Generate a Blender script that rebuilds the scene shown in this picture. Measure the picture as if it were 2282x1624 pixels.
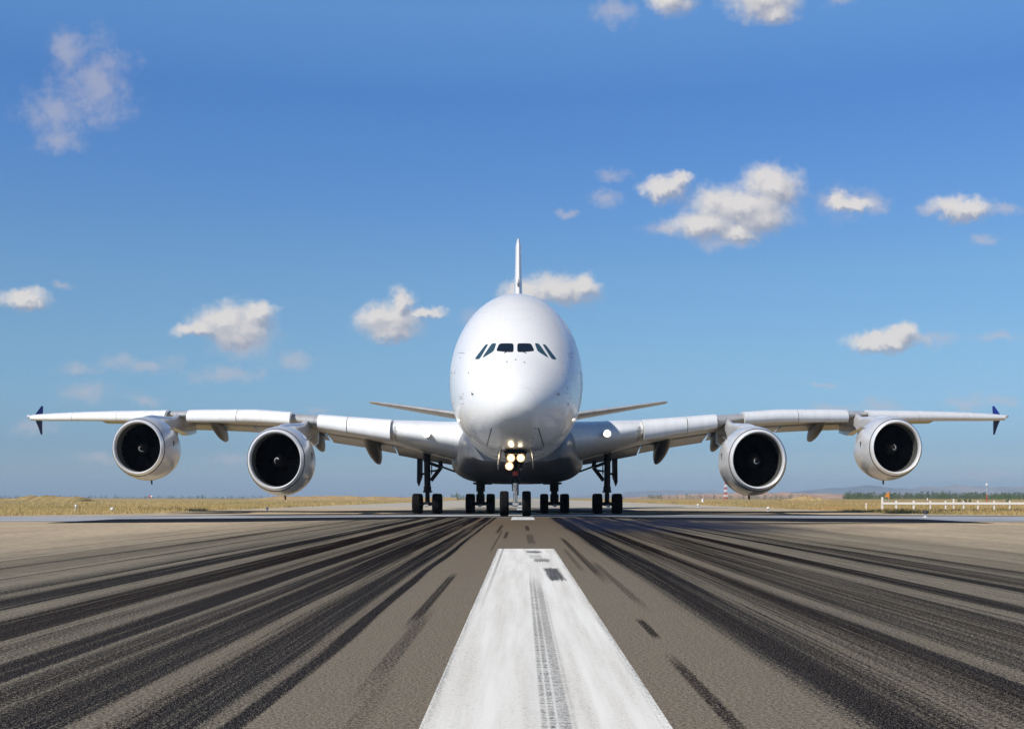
import bpy, bmesh, math, random
import numpy as np
from mathutils import Vector
from mathutils.bvhtree import BVHTree
random.seed(7); rng = np.random.default_rng(7)
R = math.radians
for o in list(bpy.data.objects): bpy.data.objects.remove(o, do_unlink=True)
S = bpy.context.scene
COL = S.collection

# ------------------------------------------------------------------ camera
F, U0, V0, H = 2702.0, 1160.0, 1109.0, 0.82      # focal length and principal lines, in 2282-px-wide photo units
cd = bpy.data.cameras.new('camera'); cam = bpy.data.objects.new('camera', cd); COL.objects.link(cam)
cam.location = (0, 0, H); cam.rotation_euler = (R(90), 0, 0)
cd.sensor_width = 36; cd.lens = 36*F/2282
cd.shift_x = -(U0-1141)/2282; cd.shift_y = (V0-812)/2282
cd.clip_start = 0.1; cd.clip_end = 40000
S.camera = cam

# ------------------------------------------------------------------ sun, sky, exposure
SUN_EL, SUN_AZ = 43.0, 43.0       # elevation; degrees left of straight behind the camera
sdir = Vector((-math.sin(R(SUN_AZ))*math.cos(R(SUN_EL)), -math.cos(R(SUN_AZ))*math.cos(R(SUN_EL)), math.sin(R(SUN_EL))))
sl = bpy.data.lights.new('sun', 'SUN'); sl.energy = 4.6; sl.angle = R(0.5); sl.color = (1, .955, .89)
so = bpy.data.objects.new('sun', sl); COL.objects.link(so)
so.rotation_euler = sdir.to_track_quat('Z', 'Y').to_euler(); so.location = (-40, -40, 60)
S.view_settings.view_transform = 'Standard'; S.view_settings.look = 'None'
S.view_settings.exposure = 0.0; S.view_settings.gamma = 1
S.render.engine = 'CYCLES'

class NT:
    def __init__(s, tree): s.t = tree; s.n = tree.nodes; s.l = tree.links
    def new(s, ty, **kw):
        n = s.n.new(ty)
        for k, v in kw.items(): setattr(n, k, v)
        return n
    def put(s, sock, v):
        if v is None: return
        if isinstance(v, bpy.types.NodeSocket): s.l.new(v, sock)
        else: sock.default_value = v
    def m(s, op, a, b=None, c=None, clamp=False):
        n = s.new('ShaderNodeMath', operation=op, use_clamp=clamp)
        s.put(n.inputs[0], a); s.put(n.inputs[1], b); s.put(n.inputs[2], c); return n.outputs[0]
    def vm(s, op, a, b=None, c=None, scale=None):
        n = s.new('ShaderNodeVectorMath', operation=op)
        s.put(n.inputs[0], a); s.put(n.inputs[1], b); s.put(n.inputs[2], c)
        if scale is not None: s.put(n.inputs['Scale'], scale)
        return n.outputs['Value'] if op in ('LENGTH', 'DOT_PRODUCT', 'DISTANCE') else n.outputs['Vector']
    def mix(s, f, a, b, mode='MIX'):
        n = s.new('ShaderNodeMix', data_type='RGBA', blend_type=mode)
        s.put(n.inputs[0], f); s.put(n.inputs[6], c4(a)); s.put(n.inputs[7], c4(b)); return n.outputs[2]
    def rng(s, v, a, b, c=0.0, d=1.0, smooth=False):
        n = s.new('ShaderNodeMapRange'); n.clamp = True
        if smooth: n.interpolation_type = 'SMOOTHSTEP'
        s.put(n.inputs[0], v)
        for i, x in enumerate((a, b, c, d)): s.put(n.inputs[1+i], x)
        return n.outputs[0]
    def noise(s, vec, scale, detail=3, rough=.5, dist=0, col=False):
        n = s.new('ShaderNodeTexNoise'); s.put(n.inputs['Vector'], vec)
        n.inputs['Scale'].default_value = scale; n.inputs['Detail'].default_value = detail
        n.inputs['Roughness'].default_value = rough; n.inputs['Distortion'].default_value = dist
        return n.outputs['Color'] if col else n.outputs['Fac']
    def ramp(s, f, stops, interp='LINEAR'):
        n = s.new('ShaderNodeValToRGB'); r = n.color_ramp; r.interpolation = interp
        while len(r.elements) > 1: r.elements.remove(r.elements[-1])
        for i, (p, c) in enumerate(stops):
            if not hasattr(c, '__len__'): c = (c, c, c)
            e = r.elements[0] if i == 0 else r.elements.new(p)
            e.position = p; e.color = (*c, 1)
        s.put(n.inputs[0], f); return n.outputs[0]
    def sep(s, v):
        n = s.new('ShaderNodeSeparateXYZ'); s.put(n.inputs[0], v); return n.outputs
    def comb(s, x=0., y=0., z=0.):
        n = s.new('ShaderNodeCombineXYZ'); s.put(n.inputs[0], x); s.put(n.inputs[1], y); s.put(n.inputs[2], z); return n.outputs[0]
def c4(c): return (*c, 1.0) if isinstance(c, (tuple, list)) and len(c) == 3 else c
def srgb(r, g, b):
    f = lambda c: (c/255/12.92 if c/255 <= .04045 else ((c/255+.055)/1.055)**2.4)
    return (f(r), f(g), f(b))

W = bpy.data.worlds.new('World'); S.world = W; W.use_nodes = True
T = NT(W.node_tree); T.n.clear()
sky = T.new('ShaderNodeTexSky', sky_type='NISHITA', sun_disc=False)
sky.sun_elevation = R(SUN_EL); sky.sun_rotation = R(180+SUN_AZ)
sky.altitude = 0; sky.air_density = 1.0; sky.dust_density = 0.6; sky.ozone_density = 2.5
SKY_STRENGTH = 0.1
tc = T.new('ShaderNodeTexCoord'); dirv = tc.outputs['Generated']
dx, dy, dz = T.sep(dirv)
el = T.m('DIVIDE', dz, T.m('MAXIMUM', T.m('SQRT', T.m('ADD', T.m('MULTIPLY', dx, dx), T.m('MULTIPLY', dy, dy))), .001))
# the blue of the air by elevation: paler and greyer near the horizon (dusty air), deeper overhead
tint = T.ramp(T.m('MULTIPLY', el, 2.0, clamp=True), [(0.0067, (0.359, 0.407, 0.537)), (0.0363, (0.326, 0.4, 0.549)), (0.0807, (0.255, 0.35, 0.511)), (0.1695, (0.294, 0.405, 0.527)), (0.2287, (0.313, 0.428, 0.527)), (0.362, (0.326, 0.457, 0.557)), (0.4508, (0.301, 0.447, 0.596)), (0.5618, (0.275, 0.444, 0.641)), (0.661, (0.259, 0.441, 0.661)), (0.7987, (0.424, 0.63, 0.793)), (.87, (0.424, 0.63, 0.793)), (1.0, (.15, .23, .34))])
skyc = T.vm('SCALE', T.mix(1.0, sky.outputs[0], tint, 'MULTIPLY'), scale=2.0)
# cumulus clouds at infinity, described by direction
py = T.m('MAXIMUM', dy, .02)
P0 = T.comb(T.m('MULTIPLY', T.m('DIVIDE', dx, py), F/100), T.m('MULTIPLY', T.m('DIVIDE', dz, py), F/100), 0.)
wv = T.noise(P0, 1.3, 5, .6, col=True)
wv2 = T.noise(P0, 5.5, 4, .6, col=True)
P = T.vm('ADD', P0, T.vm('SCALE', T.vm('SUBTRACT', wv, (.5, .5, .5)), scale=.55))
P = T.vm('ADD', P, T.vm('SCALE', T.vm('SUBTRACT', wv2, (.5, .5, .5)), scale=.24))
STRONG = [(1900,453,58,17),(1872,447,26,22),(1655,462,118,50),(525,730,88,38),(868,718,80,38),(880,735,60,28),(1980,758,92,22),(1690,485,80,40),(1170,662,60,40),(1650,465,125,52),(1722,412,72,50),(1575,502,95,36),(1640,520,60,26),(1480,420,60,28),(1512,402,28,24),(2140,462,78,30),
 (500,712,78,45),(572,700,52,28),(440,732,58,22),(535,750,60,26),(850,706,62,32),(892,676,30,34),(875,745,58,20),(948,700,48,16),
 (1245,650,92,38),(1300,638,40,30),(1145,655,34,34),(50,668,66,26),(1960,762,82,24),(2015,742,40,22),(1700,-2,84,56),(1730,30,45,30),(1495,-6,62,42)]
WEAK = [(1368,392,46,18),(1348,442,44,18),(1265,472,34,10),(1868,452,50,40),(1945,450,46,34),(2245,463,60,14),(2080,470,40,20),(140,637,26,10),
 (330,815,85,24),(265,808,40,20),(180,822,52,16),(655,805,58,24),(500,835,90,22),(195,873,62,26),(320,888,44,16),(2080,752,58,20),(2230,748,70,12),
 (215,190,88,110),(120,245,78,60),(150,120,50,50),(130,310,60,40),(1372,28,54,30),(1872,-2,34,22),(1955,902,48,20),(1840,858,32,8),(2150,900,70,18),(2232,892,44,18),
 (1850,908,50,14),(75,952,52,20),(710,912,30,10),(520,1025,60,14),(230,1022,70,14),(550,770,80,34),(1610,545,70,18),(1060,705,50,22),(2200,535,40,16),(1420,985,80,16),(1480,505,46,22),(2190,1062,90,12)]
def field(p, lobes):
    acc = None
    for (u, v, a, b) in lobes:
        sx, sy = 100/a, 100/b; cx, cy = (u-U0)/100, (V0-v)/100
        q = T.vm('MULTIPLY_ADD', p, (sx, sy, 0), (-cx*sx, -cy*sy, 0)); L = T.vm('LENGTH', q)
        acc = L if acc is None else T.m('SMOOTH_MIN', acc, L, .45)
    return T.m('SUBTRACT', 1.36, acc)
nz = T.m('SUBTRACT', T.noise(P0, 2.3, 9, .62), .5)
fS = T.m('ADD', field(P, STRONG), T.m('MULTIPLY', nz, .80))
fS2 = T.m('ADD', field(T.vm('ADD', P, (-.13, .20, 0)), STRONG), T.m('MULTIPLY', T.m('SUBTRACT', T.noise(T.vm('ADD', P0, (-.10, .16, 0)), 2.3, 9, .62), .5), .80))
fW = T.m('ADD', field(P, WEAK), T.m('MULTIPLY', nz, 2.1))
aS = T.rng(fS, .10, .98, 0, .94, True)
aW = T.rng(fW, .1, 1.45, 0, .50, True)
lit = T.rng(T.m('SUBTRACT', fS, fS2), -.40, .34)
cS = T.mix(lit, (.36, .38, .46), (.78, .74, .71))
cW = (.57, .53, .57)
cfin = T.mix(aW, T.vm('SCALE', skyc, scale=SKY_STRENGTH), cW)
cfin = T.mix(aS, cfin, cS)
front = T.rng(dy, .02, .1)
cfin = T.mix(front, T.vm('SCALE', skyc, scale=SKY_STRENGTH), cfin)
cfin = T.vm('SCALE', cfin, scale=1/SKY_STRENGTH)
bg = T.new('ShaderNodeBackground'); T.put(bg.inputs[0], cfin); bg.inputs[1].default_value = SKY_STRENGTH
wo = T.new('ShaderNodeOutputWorld'); T.l.new(bg.outputs[0], wo.inputs[0])

# ------------------------------------------------------------------ helpers
def tag(o, label=None, cat=None, group=None, kind=None):
    if label: o['label'] = label
    if cat: o['category'] = cat
    if group: o['group'] = group
    if kind: o['kind'] = kind
    return o
def empty(name, loc=(0, 0, 0)):
    o = bpy.data.objects.new(name, None); COL.objects.link(o); o.location = loc; o.empty_display_size = .5; return o
class MB:
    def __init__(s): s.v = []; s.f = []; s.mi = []
    def add(s, vs, fs, mi=0):
        b = len(s.v); s.v += [tuple(map(float, p)) for p in vs]; s.f += [tuple(b+i for i in f) for f in fs]; s.mi += [mi]*len(fs)
    def box(s, c, d, mi=0, ax=None, bev=0):
        # axis box, optional basis
        X, Y, Z = ax if ax else (Vector((1,0,0)), Vector((0,1,0)), Vector((0,0,1)))
        c = Vector(c); vs = []
        for k in (-1, 1):
            for j in (-1, 1):
                for i in (-1, 1): vs.append(c+X*(i*d[0]/2)+Y*(j*d[1]/2)+Z*(k*d[2]/2))
        s.add(vs, [(0,2,3,1),(4,5,7,6),(0,1,5,4),(2,6,7,3),(0,4,6,2),(1,3,7,5)], mi)
    def tube(s, pts, rad, n=14, mi=0, cap=True):
        pts = [Vector(p) for p in pts]
        if not hasattr(rad, '__len__'): rad = [rad]*len(pts)
        rings = []; up = None
        for i, p in enumerate(pts):
            t = (pts[min(i+1, len(pts)-1)]-pts[max(i-1, 0)]).normalized()
            ref = Vector((0,0,1)) if abs(t.z) < .9 else Vector((0,1,0))
            a = t.cross(ref).normalized(); b = t.cross(a).normalized()
            rings.append([p+(a*math.cos(2*math.pi*k/n)+b*math.sin(2*math.pi*k/n))*rad[i] for k in range(n)])
        s.loft(rings, mi=mi, cap=cap)
    def loft(s, rings, mi=0, cap=True, closed=True):
        n = len(rings[0]); vs = [p for r in rings for p in r]; fs = []
        for i in range(len(rings)-1):
            for k in range(n if closed else n-1):
                k2 = (k+1) % n
                fs.append((i*n+k, i*n+k2, (i+1)*n+k2, (i+1)*n+k))
        if cap and closed:
            fs.append(tuple(range(n-1, -1, -1))); fs.append(tuple((len(rings)-1)*n+k for k in range(n)))
        s.add(vs, fs, mi)
    def lathe(s, prof, org, axis='Y', n=48, sx=1., sz=1., mi=0, close=False):
        # prof: (along, radius)
        rings = []
        for (a, r) in prof:
            ring = []
            for k in range(n):
                t = 2*math.pi*k/n; c, q = math.cos(t)*r*sx, math.sin(t)*r*sz
                ring.append({'Y': (org[0]+c, org[1]+a, org[2]+q), 'X': (org[0]+a, org[1]+c, org[2]+q), 'Z': (org[0]+c, org[1]+q, org[2]+a)}[axis])
            rings.append(ring)
        if close: rings.append(rings[0])
        s.loft(rings, mi=mi, cap=False)
    def build(s, name, mats, parent=None, smooth=True, sharp=38, loc=None, bevel=0):
        me = bpy.data.meshes.new(name); me.from_pydata(s.v, [], s.f); me.validate(verbose=False)
        if not isinstance(mats, (list, tuple)): mats = [mats]
        for m in mats: me.materials.append(m)
        if len(mats) > 1 and len(me.polygons) == len(s.mi): me.polygons.foreach_set('material_index', s.mi)
        bm = bmesh.new(); bm.from_mesh(me); bmesh.ops.recalc_face_normals(bm, faces=bm.faces)
        for f in bm.faces: f.smooth = smooth
        if smooth:
            for e in bm.edges:
                if len(e.link_faces) == 2 and e.calc_face_angle(0) > R(sharp): e.smooth = False
        bm.to_mesh(me); bm.free()
        o = bpy.data.objects.new(name, me); COL.objects.link(o)
        if parent:
            o.parent = parent; pl = Vector((0,0,0)); q = parent
            while q: pl += q.location; q = q.parent
            me.transform(__import__('mathutils').Matrix.Translation(-pl))
        if loc:
            me.transform(__import__('mathutils').Matrix.Translation(-Vector(loc))); o.location = loc
        return o
def P3(u, v, Y): return Vector(((u-U0)*Y/F, Y, H+(V0-v)*Y/F))
def mat(name, base=(.8,.8,.8), rough=.5, metal=0., spec=.5, coat=0., fn=None):
    m = bpy.data.materials.new(name); m.use_nodes = True; t = NT(m.node_tree); b = m.node_tree.nodes['Principled BSDF']
    b.inputs['Base Color'].default_value = c4(base); b.inputs['Roughness'].default_value = rough
    b.inputs['Metallic'].default_value = metal; b.inputs['Specular IOR Level'].default_value = spec
    b.inputs['Coat Weight'].default_value = coat; b.inputs['Coat Roughness'].default_value = .08
    if fn: fn(t, b)
    return m
def obj_co(t): return t.new('ShaderNodeTexCoord').outputs['Object']
def geo_pos(t): return t.new('ShaderNodeNewGeometry').outputs['Position']
def bump(t, b, h, strength=.3, dist=.02):
    n = t.new('ShaderNodeBump'); n.inputs['Strength'].default_value = strength; n.inputs['Distance'].default_value = dist
    t.put(n.inputs['Height'], h); t.l.new(n.outputs[0], b.inputs['Normal'])
def varied(lo, hi, scale=1.5, detail=4, vec=(1,1,1), rlo=None, rhi=None):
    def fn(t, b):
        n = t.noise(t.vm('MULTIPLY', geo_pos(t), vec), scale, detail, .6)
        f = t.rng(n, .3, .7)
        t.put(b.inputs['Base Color'], t.mix(f, lo, hi))
        if rlo is not None: t.put(b.inputs['Roughness'], t.rng(n, .3, .7, rlo, rhi))
    return fn

# ------------------------------------------------------------------ materials
M = {}
def paint_fn(t, b):
    p = geo_pos(t)
    n = t.noise(t.vm('MULTIPLY', p, (1, .35, 1)), .9, 5, .6)
    st = t.noise(t.vm('MULTIPLY', p, (9, .25, .8)), 1.2, 4, .6)
    f = t.m('MULTIPLY', t.rng(n, .45, .75), t.rng(st, .45, .9, 0, .6))
    x, y, z = t.sep(p)
    q1 = t.m('LESS_THAN', t.m('ABSOLUTE', t.m('SUBTRACT', t.m('FRACT', t.m('MULTIPLY', y, .37)), .5)), .0035)
    q2 = t.m('LESS_THAN', t.m('ABSOLUTE', t.m('SUBTRACT', t.m('FRACT', t.m('MULTIPLY', z, .43)), .5)), .0035)
    c = t.mix(f, (.80, .79, .77), (.67, .65, .62))
    t.put(b.inputs['Base Color'], t.mix(t.m('MULTIPLY', t.m('MAXIMUM', q1, q2), .22), c, (.2, .2, .22)))
    t.put(b.inputs['Roughness'], t.rng(n, .3, .7, .22, .34))
M['white'] = mat('white_aircraft_paint', rough=.28, coat=.3, fn=paint_fn)
def wing_fn(t, b):
    p = geo_pos(t)
    x, y, z = t.sep(p)
    n = t.noise(t.vm('MULTIPLY', p, (1.2, .35, 1)), 1.2, 5, .6)
    seams = t.m('LESS_THAN', t.m('ABSOLUTE', t.m('SUBTRACT', t.m('FRACT', t.m('MULTIPLY', x, .31)), .5)), .006)
    c = t.mix(t.rng(n, .4, .75), (.42, .42, .42), (.32, .31, .30))
    t.put(b.inputs['Base Color'], t.mix(t.m('MULTIPLY', seams, .6), c, (.2, .2, .2)))
M['wing'] = mat('light_grey_wing_paint', rough=.35, coat=.1, fn=wing_fn)
M['slat'] = mat('white_slat_paint', (.74,.74,.73), rough=.3, coat=.1, fn=varied((.82,.82,.81),(.72,.72,.71),1.0,4,(3,.5,.5)))
M['belly'] = mat('shade_darkened_belly', (.3,.3,.3), rough=.35, fn=varied((.16,.17,.19),(.08,.08,.085),.8,5,(1,.4,1)))  # pale belly darkened in its colour to imitate the shade underneath
M['fairing'] = mat('shade_darkened_fairing', rough=.4, fn=varied((.15,.15,.15),(.09,.085,.075),1.2,5,(1,.5,1)))  # darkened to stand in for the wing's shade on the fairings
M['lip'] = mat('polished_metal', (.90,.90,.90), rough=.28, metal=.35)
M['cowl'] = mat('cowling_paint', (.6,.6,.6), rough=.24, coat=.4, fn=varied((.66,.67,.68),(.50,.50,.50),1.3,5,(1,.5,1)))
M['barrel'] = mat('intake_liner', (.085,.085,.078), rough=.7, spec=.05)
M['fan'] = mat('dark_fan_metal', (.0015,.0015,.002), rough=.8, spec=.02)
M['spin'] = mat('black_spinner', (.004,.004,.004), rough=.6, spec=.2)
M['mark'] = mat('white_mark', (.75,.75,.74), rough=.5)
M['glass'] = mat('cockpit_glass', (.010,.016,.024), rough=.06, spec=.6, coat=.5)
M['sideglass'] = mat('tinted_side_glass', (.035,.075,.10), rough=.08, spec=.8)
M['blue'] = mat('dark_blue_paint', (.010,.022,.20), rough=.5, spec=.2)
M['tyre'] = mat('tyre_rubber', (.010,.010,.010), rough=.85, spec=.12, fn=varied((.004,.004,.005),(.011,.009,.008),3,4))
M['hub'] = mat('wheel_hub', (.25,.25,.25), rough=.4, metal=.6)
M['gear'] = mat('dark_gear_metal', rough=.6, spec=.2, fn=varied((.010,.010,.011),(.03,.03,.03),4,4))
M['silver'] = mat('silver_gear_paint', (.42,.42,.41), rough=.35, metal=.3)
M['red'] = mat('red_paint', (.50,.06,.03), rough=.5)
M['dark'] = mat('bay_shade_dark', (.02,.02,.02), rough=.8)
M['seam'] = mat('dark_seam', (.03,.03,.035), rough=.6)
M['greymark'] = mat('grey_marking', (.30,.30,.36), rough=.5)
M['chrome'] = mat('chrome_piston', (.75,.75,.76), rough=.15, metal=1.)
def emis(name, col, st):
    m = mat(name, (.9,.9,.9)); b = m.node_tree.nodes['Principled BSDF']
    b.inputs['Emission Color'].default_value = c4(col); b.inputs['Emission Strength'].default_value = st; return m
M['lamp'] = emis('lit_lamp', (1, .84, .55), 50)
M['halo'] = emis('painted_lamp_halo', (1, .52, .16), .95)  # emissive ring imitates the warm halo round a lit lamp
M['wlamp'] = emis('lit_wing_lamp', (1, .93, .80), 30)
M['fwhite'] = mat('white_fence_paint', (.78,.77,.74), rough=.6)
M['orange'] = mat('orange_paint', (.65,.24,.03), rough=.6)
M['pole'] = mat('galvanised_pole', (.5,.5,.5), rough=.5, metal=.3)

# ------------------------------------------------------------------ ground
DIP = .30
def zg(y):
    t = min(max((y-50)/36, 0), 1); return -DIP*t
def sheet(x0, x1, ys, dz, nx=1, edge=None):
    mb = MB(); vs = []; fs = []
    for j, y in enumerate(ys):
        for i in range(nx+1):
            f = i/nx; a, b = (x0, x1) if not edge else (x0+edge(y, 0), x1+edge(y, 1))
            vs.append((a+(b-a)*f, y, zg(y)+dz))
    for j in range(len(ys)-1):
        for i in range(nx):
            a = j*(nx+1)+i; fs.append((a, a+1, a+nx+2, a+nx+1))
    mb.add(vs, fs); return mb
ys_main = [-60, 0, 30, 50] + [50+3.6*k for k in range(1, 11)] + [120, 200, 400, 800, 1600]
def asphalt_fn(t, b):
    p = geo_pos(t); x, y, z = t.sep(p)
    wob = t.m('SUBTRACT', t.noise(t.comb(t.m('MULTIPLY', x, .5), t.m('MULTIPLY', y, .035), 0.), 1, 2), .5)
    wob2 = t.m('MULTIPLY', t.m('SUBTRACT', t.noise(t.comb(t.m('MULTIPLY', x, 1.6), t.m('MULTIPLY', y, .12), 4.), 1, 2), .5), t.rng(y, 8, 30, .16, .05))
    xw = t.m('ADD', x, t.m('ADD', t.m('MULTIPLY', wob, t.rng(y, 4, 40, .05, .10)), wob2))
    ax = t.m('ABSOLUTE', xw)
    La = [(0,0),(.9,0),(1.0,.1),(1.02,.9),(1.08,.9),(1.1,.2),(1.15,.2),(1.2,.75),(1.45,.7),(1.5,.22),(1.6,.22),(1.63,.75),(1.84,.8),(1.98,.8),(2.0,.3),(2.04,.7),(2.2,.55),(2.3,.28),(2.34,.9),(2.52,.95),(2.6,.28),(2.75,.45),(2.95,.25),(3.02,.95)]
    Lb = [(3.02,.95),(3.4,.9),(3.5,.28),(3.75,.22),(3.8,.8),(4.15,.75),(4.25,.22),(4.45,.6),(4.6,.35),(4.9,.2),(5.15,.25),(5.2,.75),(5.26,.2),(5.7,.3),(6.05,.65),(6.1,.28),(6.6,.2),(6.7,.45),(6.75,.1),(7.5,.15),(7.6,.35),(7.7,.1),(8.6,.1),(9,0)]
    Ra = [(0,0),(.88,0),(.95,.08),(1.15,.12),(1.25,.55),(1.3,.8),(1.6,.85),(1.66,.32),(1.78,.28),(1.85,.6),(2.0,.6),(2.02,.95),(2.18,.95),(2.22,.32),(2.35,.28),(2.4,.6),(2.9,.55),(3.02,.55)]
    Rb = [(3.02,.55),(3.15,.55),(3.2,.85),(3.27,.38),(3.5,.28),(3.57,.95),(3.77,.95),(3.82,.3),(4.3,.28),(4.4,.9),(4.5,.85),(4.55,.28),(4.7,.6),(5.05,.6),(5.1,.28),(5.5,.5),(5.7,.25),(6.2,.3),(6.3,.12),(7.4,.3),(7.5,.1),(9,0)]
    def two(A, B):
        a = t.ramp(t.m('DIVIDE', ax, 3.02, clamp=True), [(q/3.02, v) for q, v in A])
        b_ = t.ramp(t.rng(ax, 3.02, 9), [((q-3.02)/5.98, v) for q, v in B])
        return t.mix(t.m('GREATER_THAN', ax, 3.02), a, b_)
    rub = t.mix(t.m('GREATER_THAN', x, 0.), two(La, Lb), two(Ra, Rb))
    fine = t.noise(t.comb(t.m('MULTIPLY', x, 13.), t.m('MULTIPLY', y, .05), 0.), 1, 6, .7)
    fine2 = t.noise(t.comb(t.m('MULTIPLY', x, 45.), t.m('MULTIPLY', y, .15), 3.), 1, 4, .7)
    patch = t.noise(t.comb(t.m('MULTIPLY', x, 1.1), t.m('MULTIPLY', y, .05), 7.), 1, 3, .6)
    far = t.rng(y, 18, 50)
    fine3 = t.noise(t.comb(t.m('MULTIPLY', x, 24.), t.m('MULTIPLY', y, .09), 11.), 1, 6, .75)
    brk = t.noise(t.comb(t.m('MULTIPLY', x, 5.), t.m('MULTIPLY', y, .11), 21.), 1, 4, .65)
    rub = t.m('MULTIPLY', rub, t.rng(fine, .3, .55, .55, 1.25))
    rub = t.m('MULTIPLY', rub, t.rng(fine3, .34, .6, .55, 1.2))
    rub = t.m('MULTIPLY', rub, t.rng(patch, .3, .55, .8, 1.15), clamp=True)
    # rubber film and thin 1-D scuffs over the whole touchdown lane
    lane = t.m('MULTIPLY', t.rng(ax, .95, 1.5), t.rng(ax, 11.5, 3.5))
    film = t.m('MULTIPLY', lane, t.m('ADD', t.rng(fine3, .42, .62, .08, .80), t.rng(brk, .45, .62, -.26, .26)), clamp=True)
    rub = t.m('MAXIMUM', rub, t.m('MULTIPLY', film, .82))
    rub = t.m('MAXIMUM', rub, t.m('MULTIPLY', t.m('MULTIPLY', t.rng(ax, 8, 12), t.rng(ax, 19, 13)), t.m('MULTIPLY', t.rng(fine, .52, .68), .32)))
    # single skids on the clean centre strip
    def skid(xc, w, y0, y1, s, ey=.8):
        e = t.m('ABSOLUTE', t.m('SUBTRACT', t.m('ADD', x, t.m('MULTIPLY', wob2, .12)), xc))
        a = t.rng(e, w, w*.55); c = t.m('MULTIPLY', t.rng(y, y0-ey, y0+ey*.3), t.rng(y, y1+ey, y1-ey*.3))
        return t.m('MULTIPLY', t.m('MULTIPLY', a, c), t.m('MULTIPLY', t.rng(fine2, .25, .5, .5, 1), s))
    for a in [(-.715, .05, 8.2, 12.6, .75, .9), (-.66, .06, 5.6, 8.2, .45, 1.2), (-.60, .05, 3.5, 5.6, .25, .8), (.80, .035, 7.2, 8.1, .8, .2), (.775, .04, 4.3, 6.0, .7, .5),
              (.84, .06, 13, 24, .6, 2), (.93, .05, 9.5, 15, .45, 1.2), (.70, .04, 14, 19, .35, 1), (-.55, .06, 29, 36, .55, 2), (-.32, .05, 25, 29, .55, 1.5), (.18, .07, 31, 35, .6, 2), (.2, .10, 22, 27, .4, 1), (-.46, .02, 19, 30, .5, 1)]:
        rub = t.m('MAXIMUM', rub, skid(*a))
    # bluish shadow painted right of the centre just in front of the aircraft
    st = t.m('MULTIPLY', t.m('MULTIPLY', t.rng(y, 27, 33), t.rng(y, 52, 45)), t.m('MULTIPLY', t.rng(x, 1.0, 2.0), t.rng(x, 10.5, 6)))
    painted_shadow = t.m('MULTIPLY', st, t.rng(t.noise(t.comb(t.m('MULTIPLY', x, .6), t.m('MULTIPLY', y, .1), 2.), 1, 3), .32, .5))
    grain = t.noise(p, 55, 2, .7); grain2 = t.noise(p, 160, 2, .7)
    vor = t.new('ShaderNodeTexVoronoi'); t.put(vor.inputs['Vector'], p); vor.inputs['Scale'].default_value = 70
    big = t.noise(t.vm('MULTIPLY', p, (.5, .08, 1)), 1, 4, .6)
    edge = t.rng(ax, 1.0, 4.0)
    tan = t.mix(edge, (.132, .090, .055), (.29, .248, .180))
    tan = t.mix(t.rng(ax, 5, 9), tan, (.60, .47, .31))
    tan = t.mix(t.rng(big, .35, .65, 0, .4), tan, (.14, .12, .095))
    mot = t.noise(t.vm('MULTIPLY', p, (1, .5, 1)), 4.5, 5, .7)
    tan = t.mix(t.rng(mot, .42, .66, 0, .35), tan, (.07, .058, .045))
    tfar = tan
    tan = t.mix(t.rng(t.m('ADD', t.m('MULTIPLY', grain, .4), t.m('MULTIPLY', grain2, .6)), .38, .62), t.mix(.68, tan, (.03,.028,.022)), t.mix(.40, tan, (.62,.56,.45)))
    gsum = t.m('ADD', t.m('MULTIPLY', grain, .5), t.m('MULTIPLY', grain2, .5))
    tan = t.mix(t.rng(y, 10, 40, .05, .9), tan, tfar)
    rubc = t.mix(t.rng(t.noise(t.comb(t.m('MULTIPLY', x, 2.2), t.m('MULTIPLY', y, .02), 9.), 1, 2), .42, .58), (.006, .004, .005), (.007, .008, .011))
    rubc = t.mix(t.m('MULTIPLY', t.rng(grain2, .57, .66), t.rng(y, 20, 6)), rubc, (.24, .23, .23))
    near = t.rng(y, 30, 6)
    gk = t.m('MULTIPLY', t.m('SUBTRACT', .5, gsum), t.m('MULTIPLY', near, 4.6))
    rg = t.m('ADD', rub, t.m('MULTIPLY', gk, t.rng(rub, .04, .4)))
    rg = t.rng(rg, .08, .78)
    c = t.mix(t.m('MINIMUM', rg, .97), tan, rubc)
    c = t.mix(t.m('MULTIPLY', painted_shadow, .85), c, (.012, .020, .046))
    # farther on the pavement is another, paler surface
    c = t.mix(t.rng(y, 105, 150, 0, .85), c, (.42, .39, .33))
    t.put(b.inputs['Base Color'], c)
    bump(t, b, t.m('ADD', t.m('MULTIPLY', grain, 1.0), t.m('MULTIPLY', vor.outputs['Distance'], .5)), .8, .008)
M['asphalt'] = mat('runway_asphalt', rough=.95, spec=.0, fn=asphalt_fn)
o = sheet(-26.5, 26.5, ys_main, 0).build('runway', M['asphalt'], smooth=False); tag(o, kind='structure', label='tan and grey asphalt runway streaked with black tyre rubber')

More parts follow.
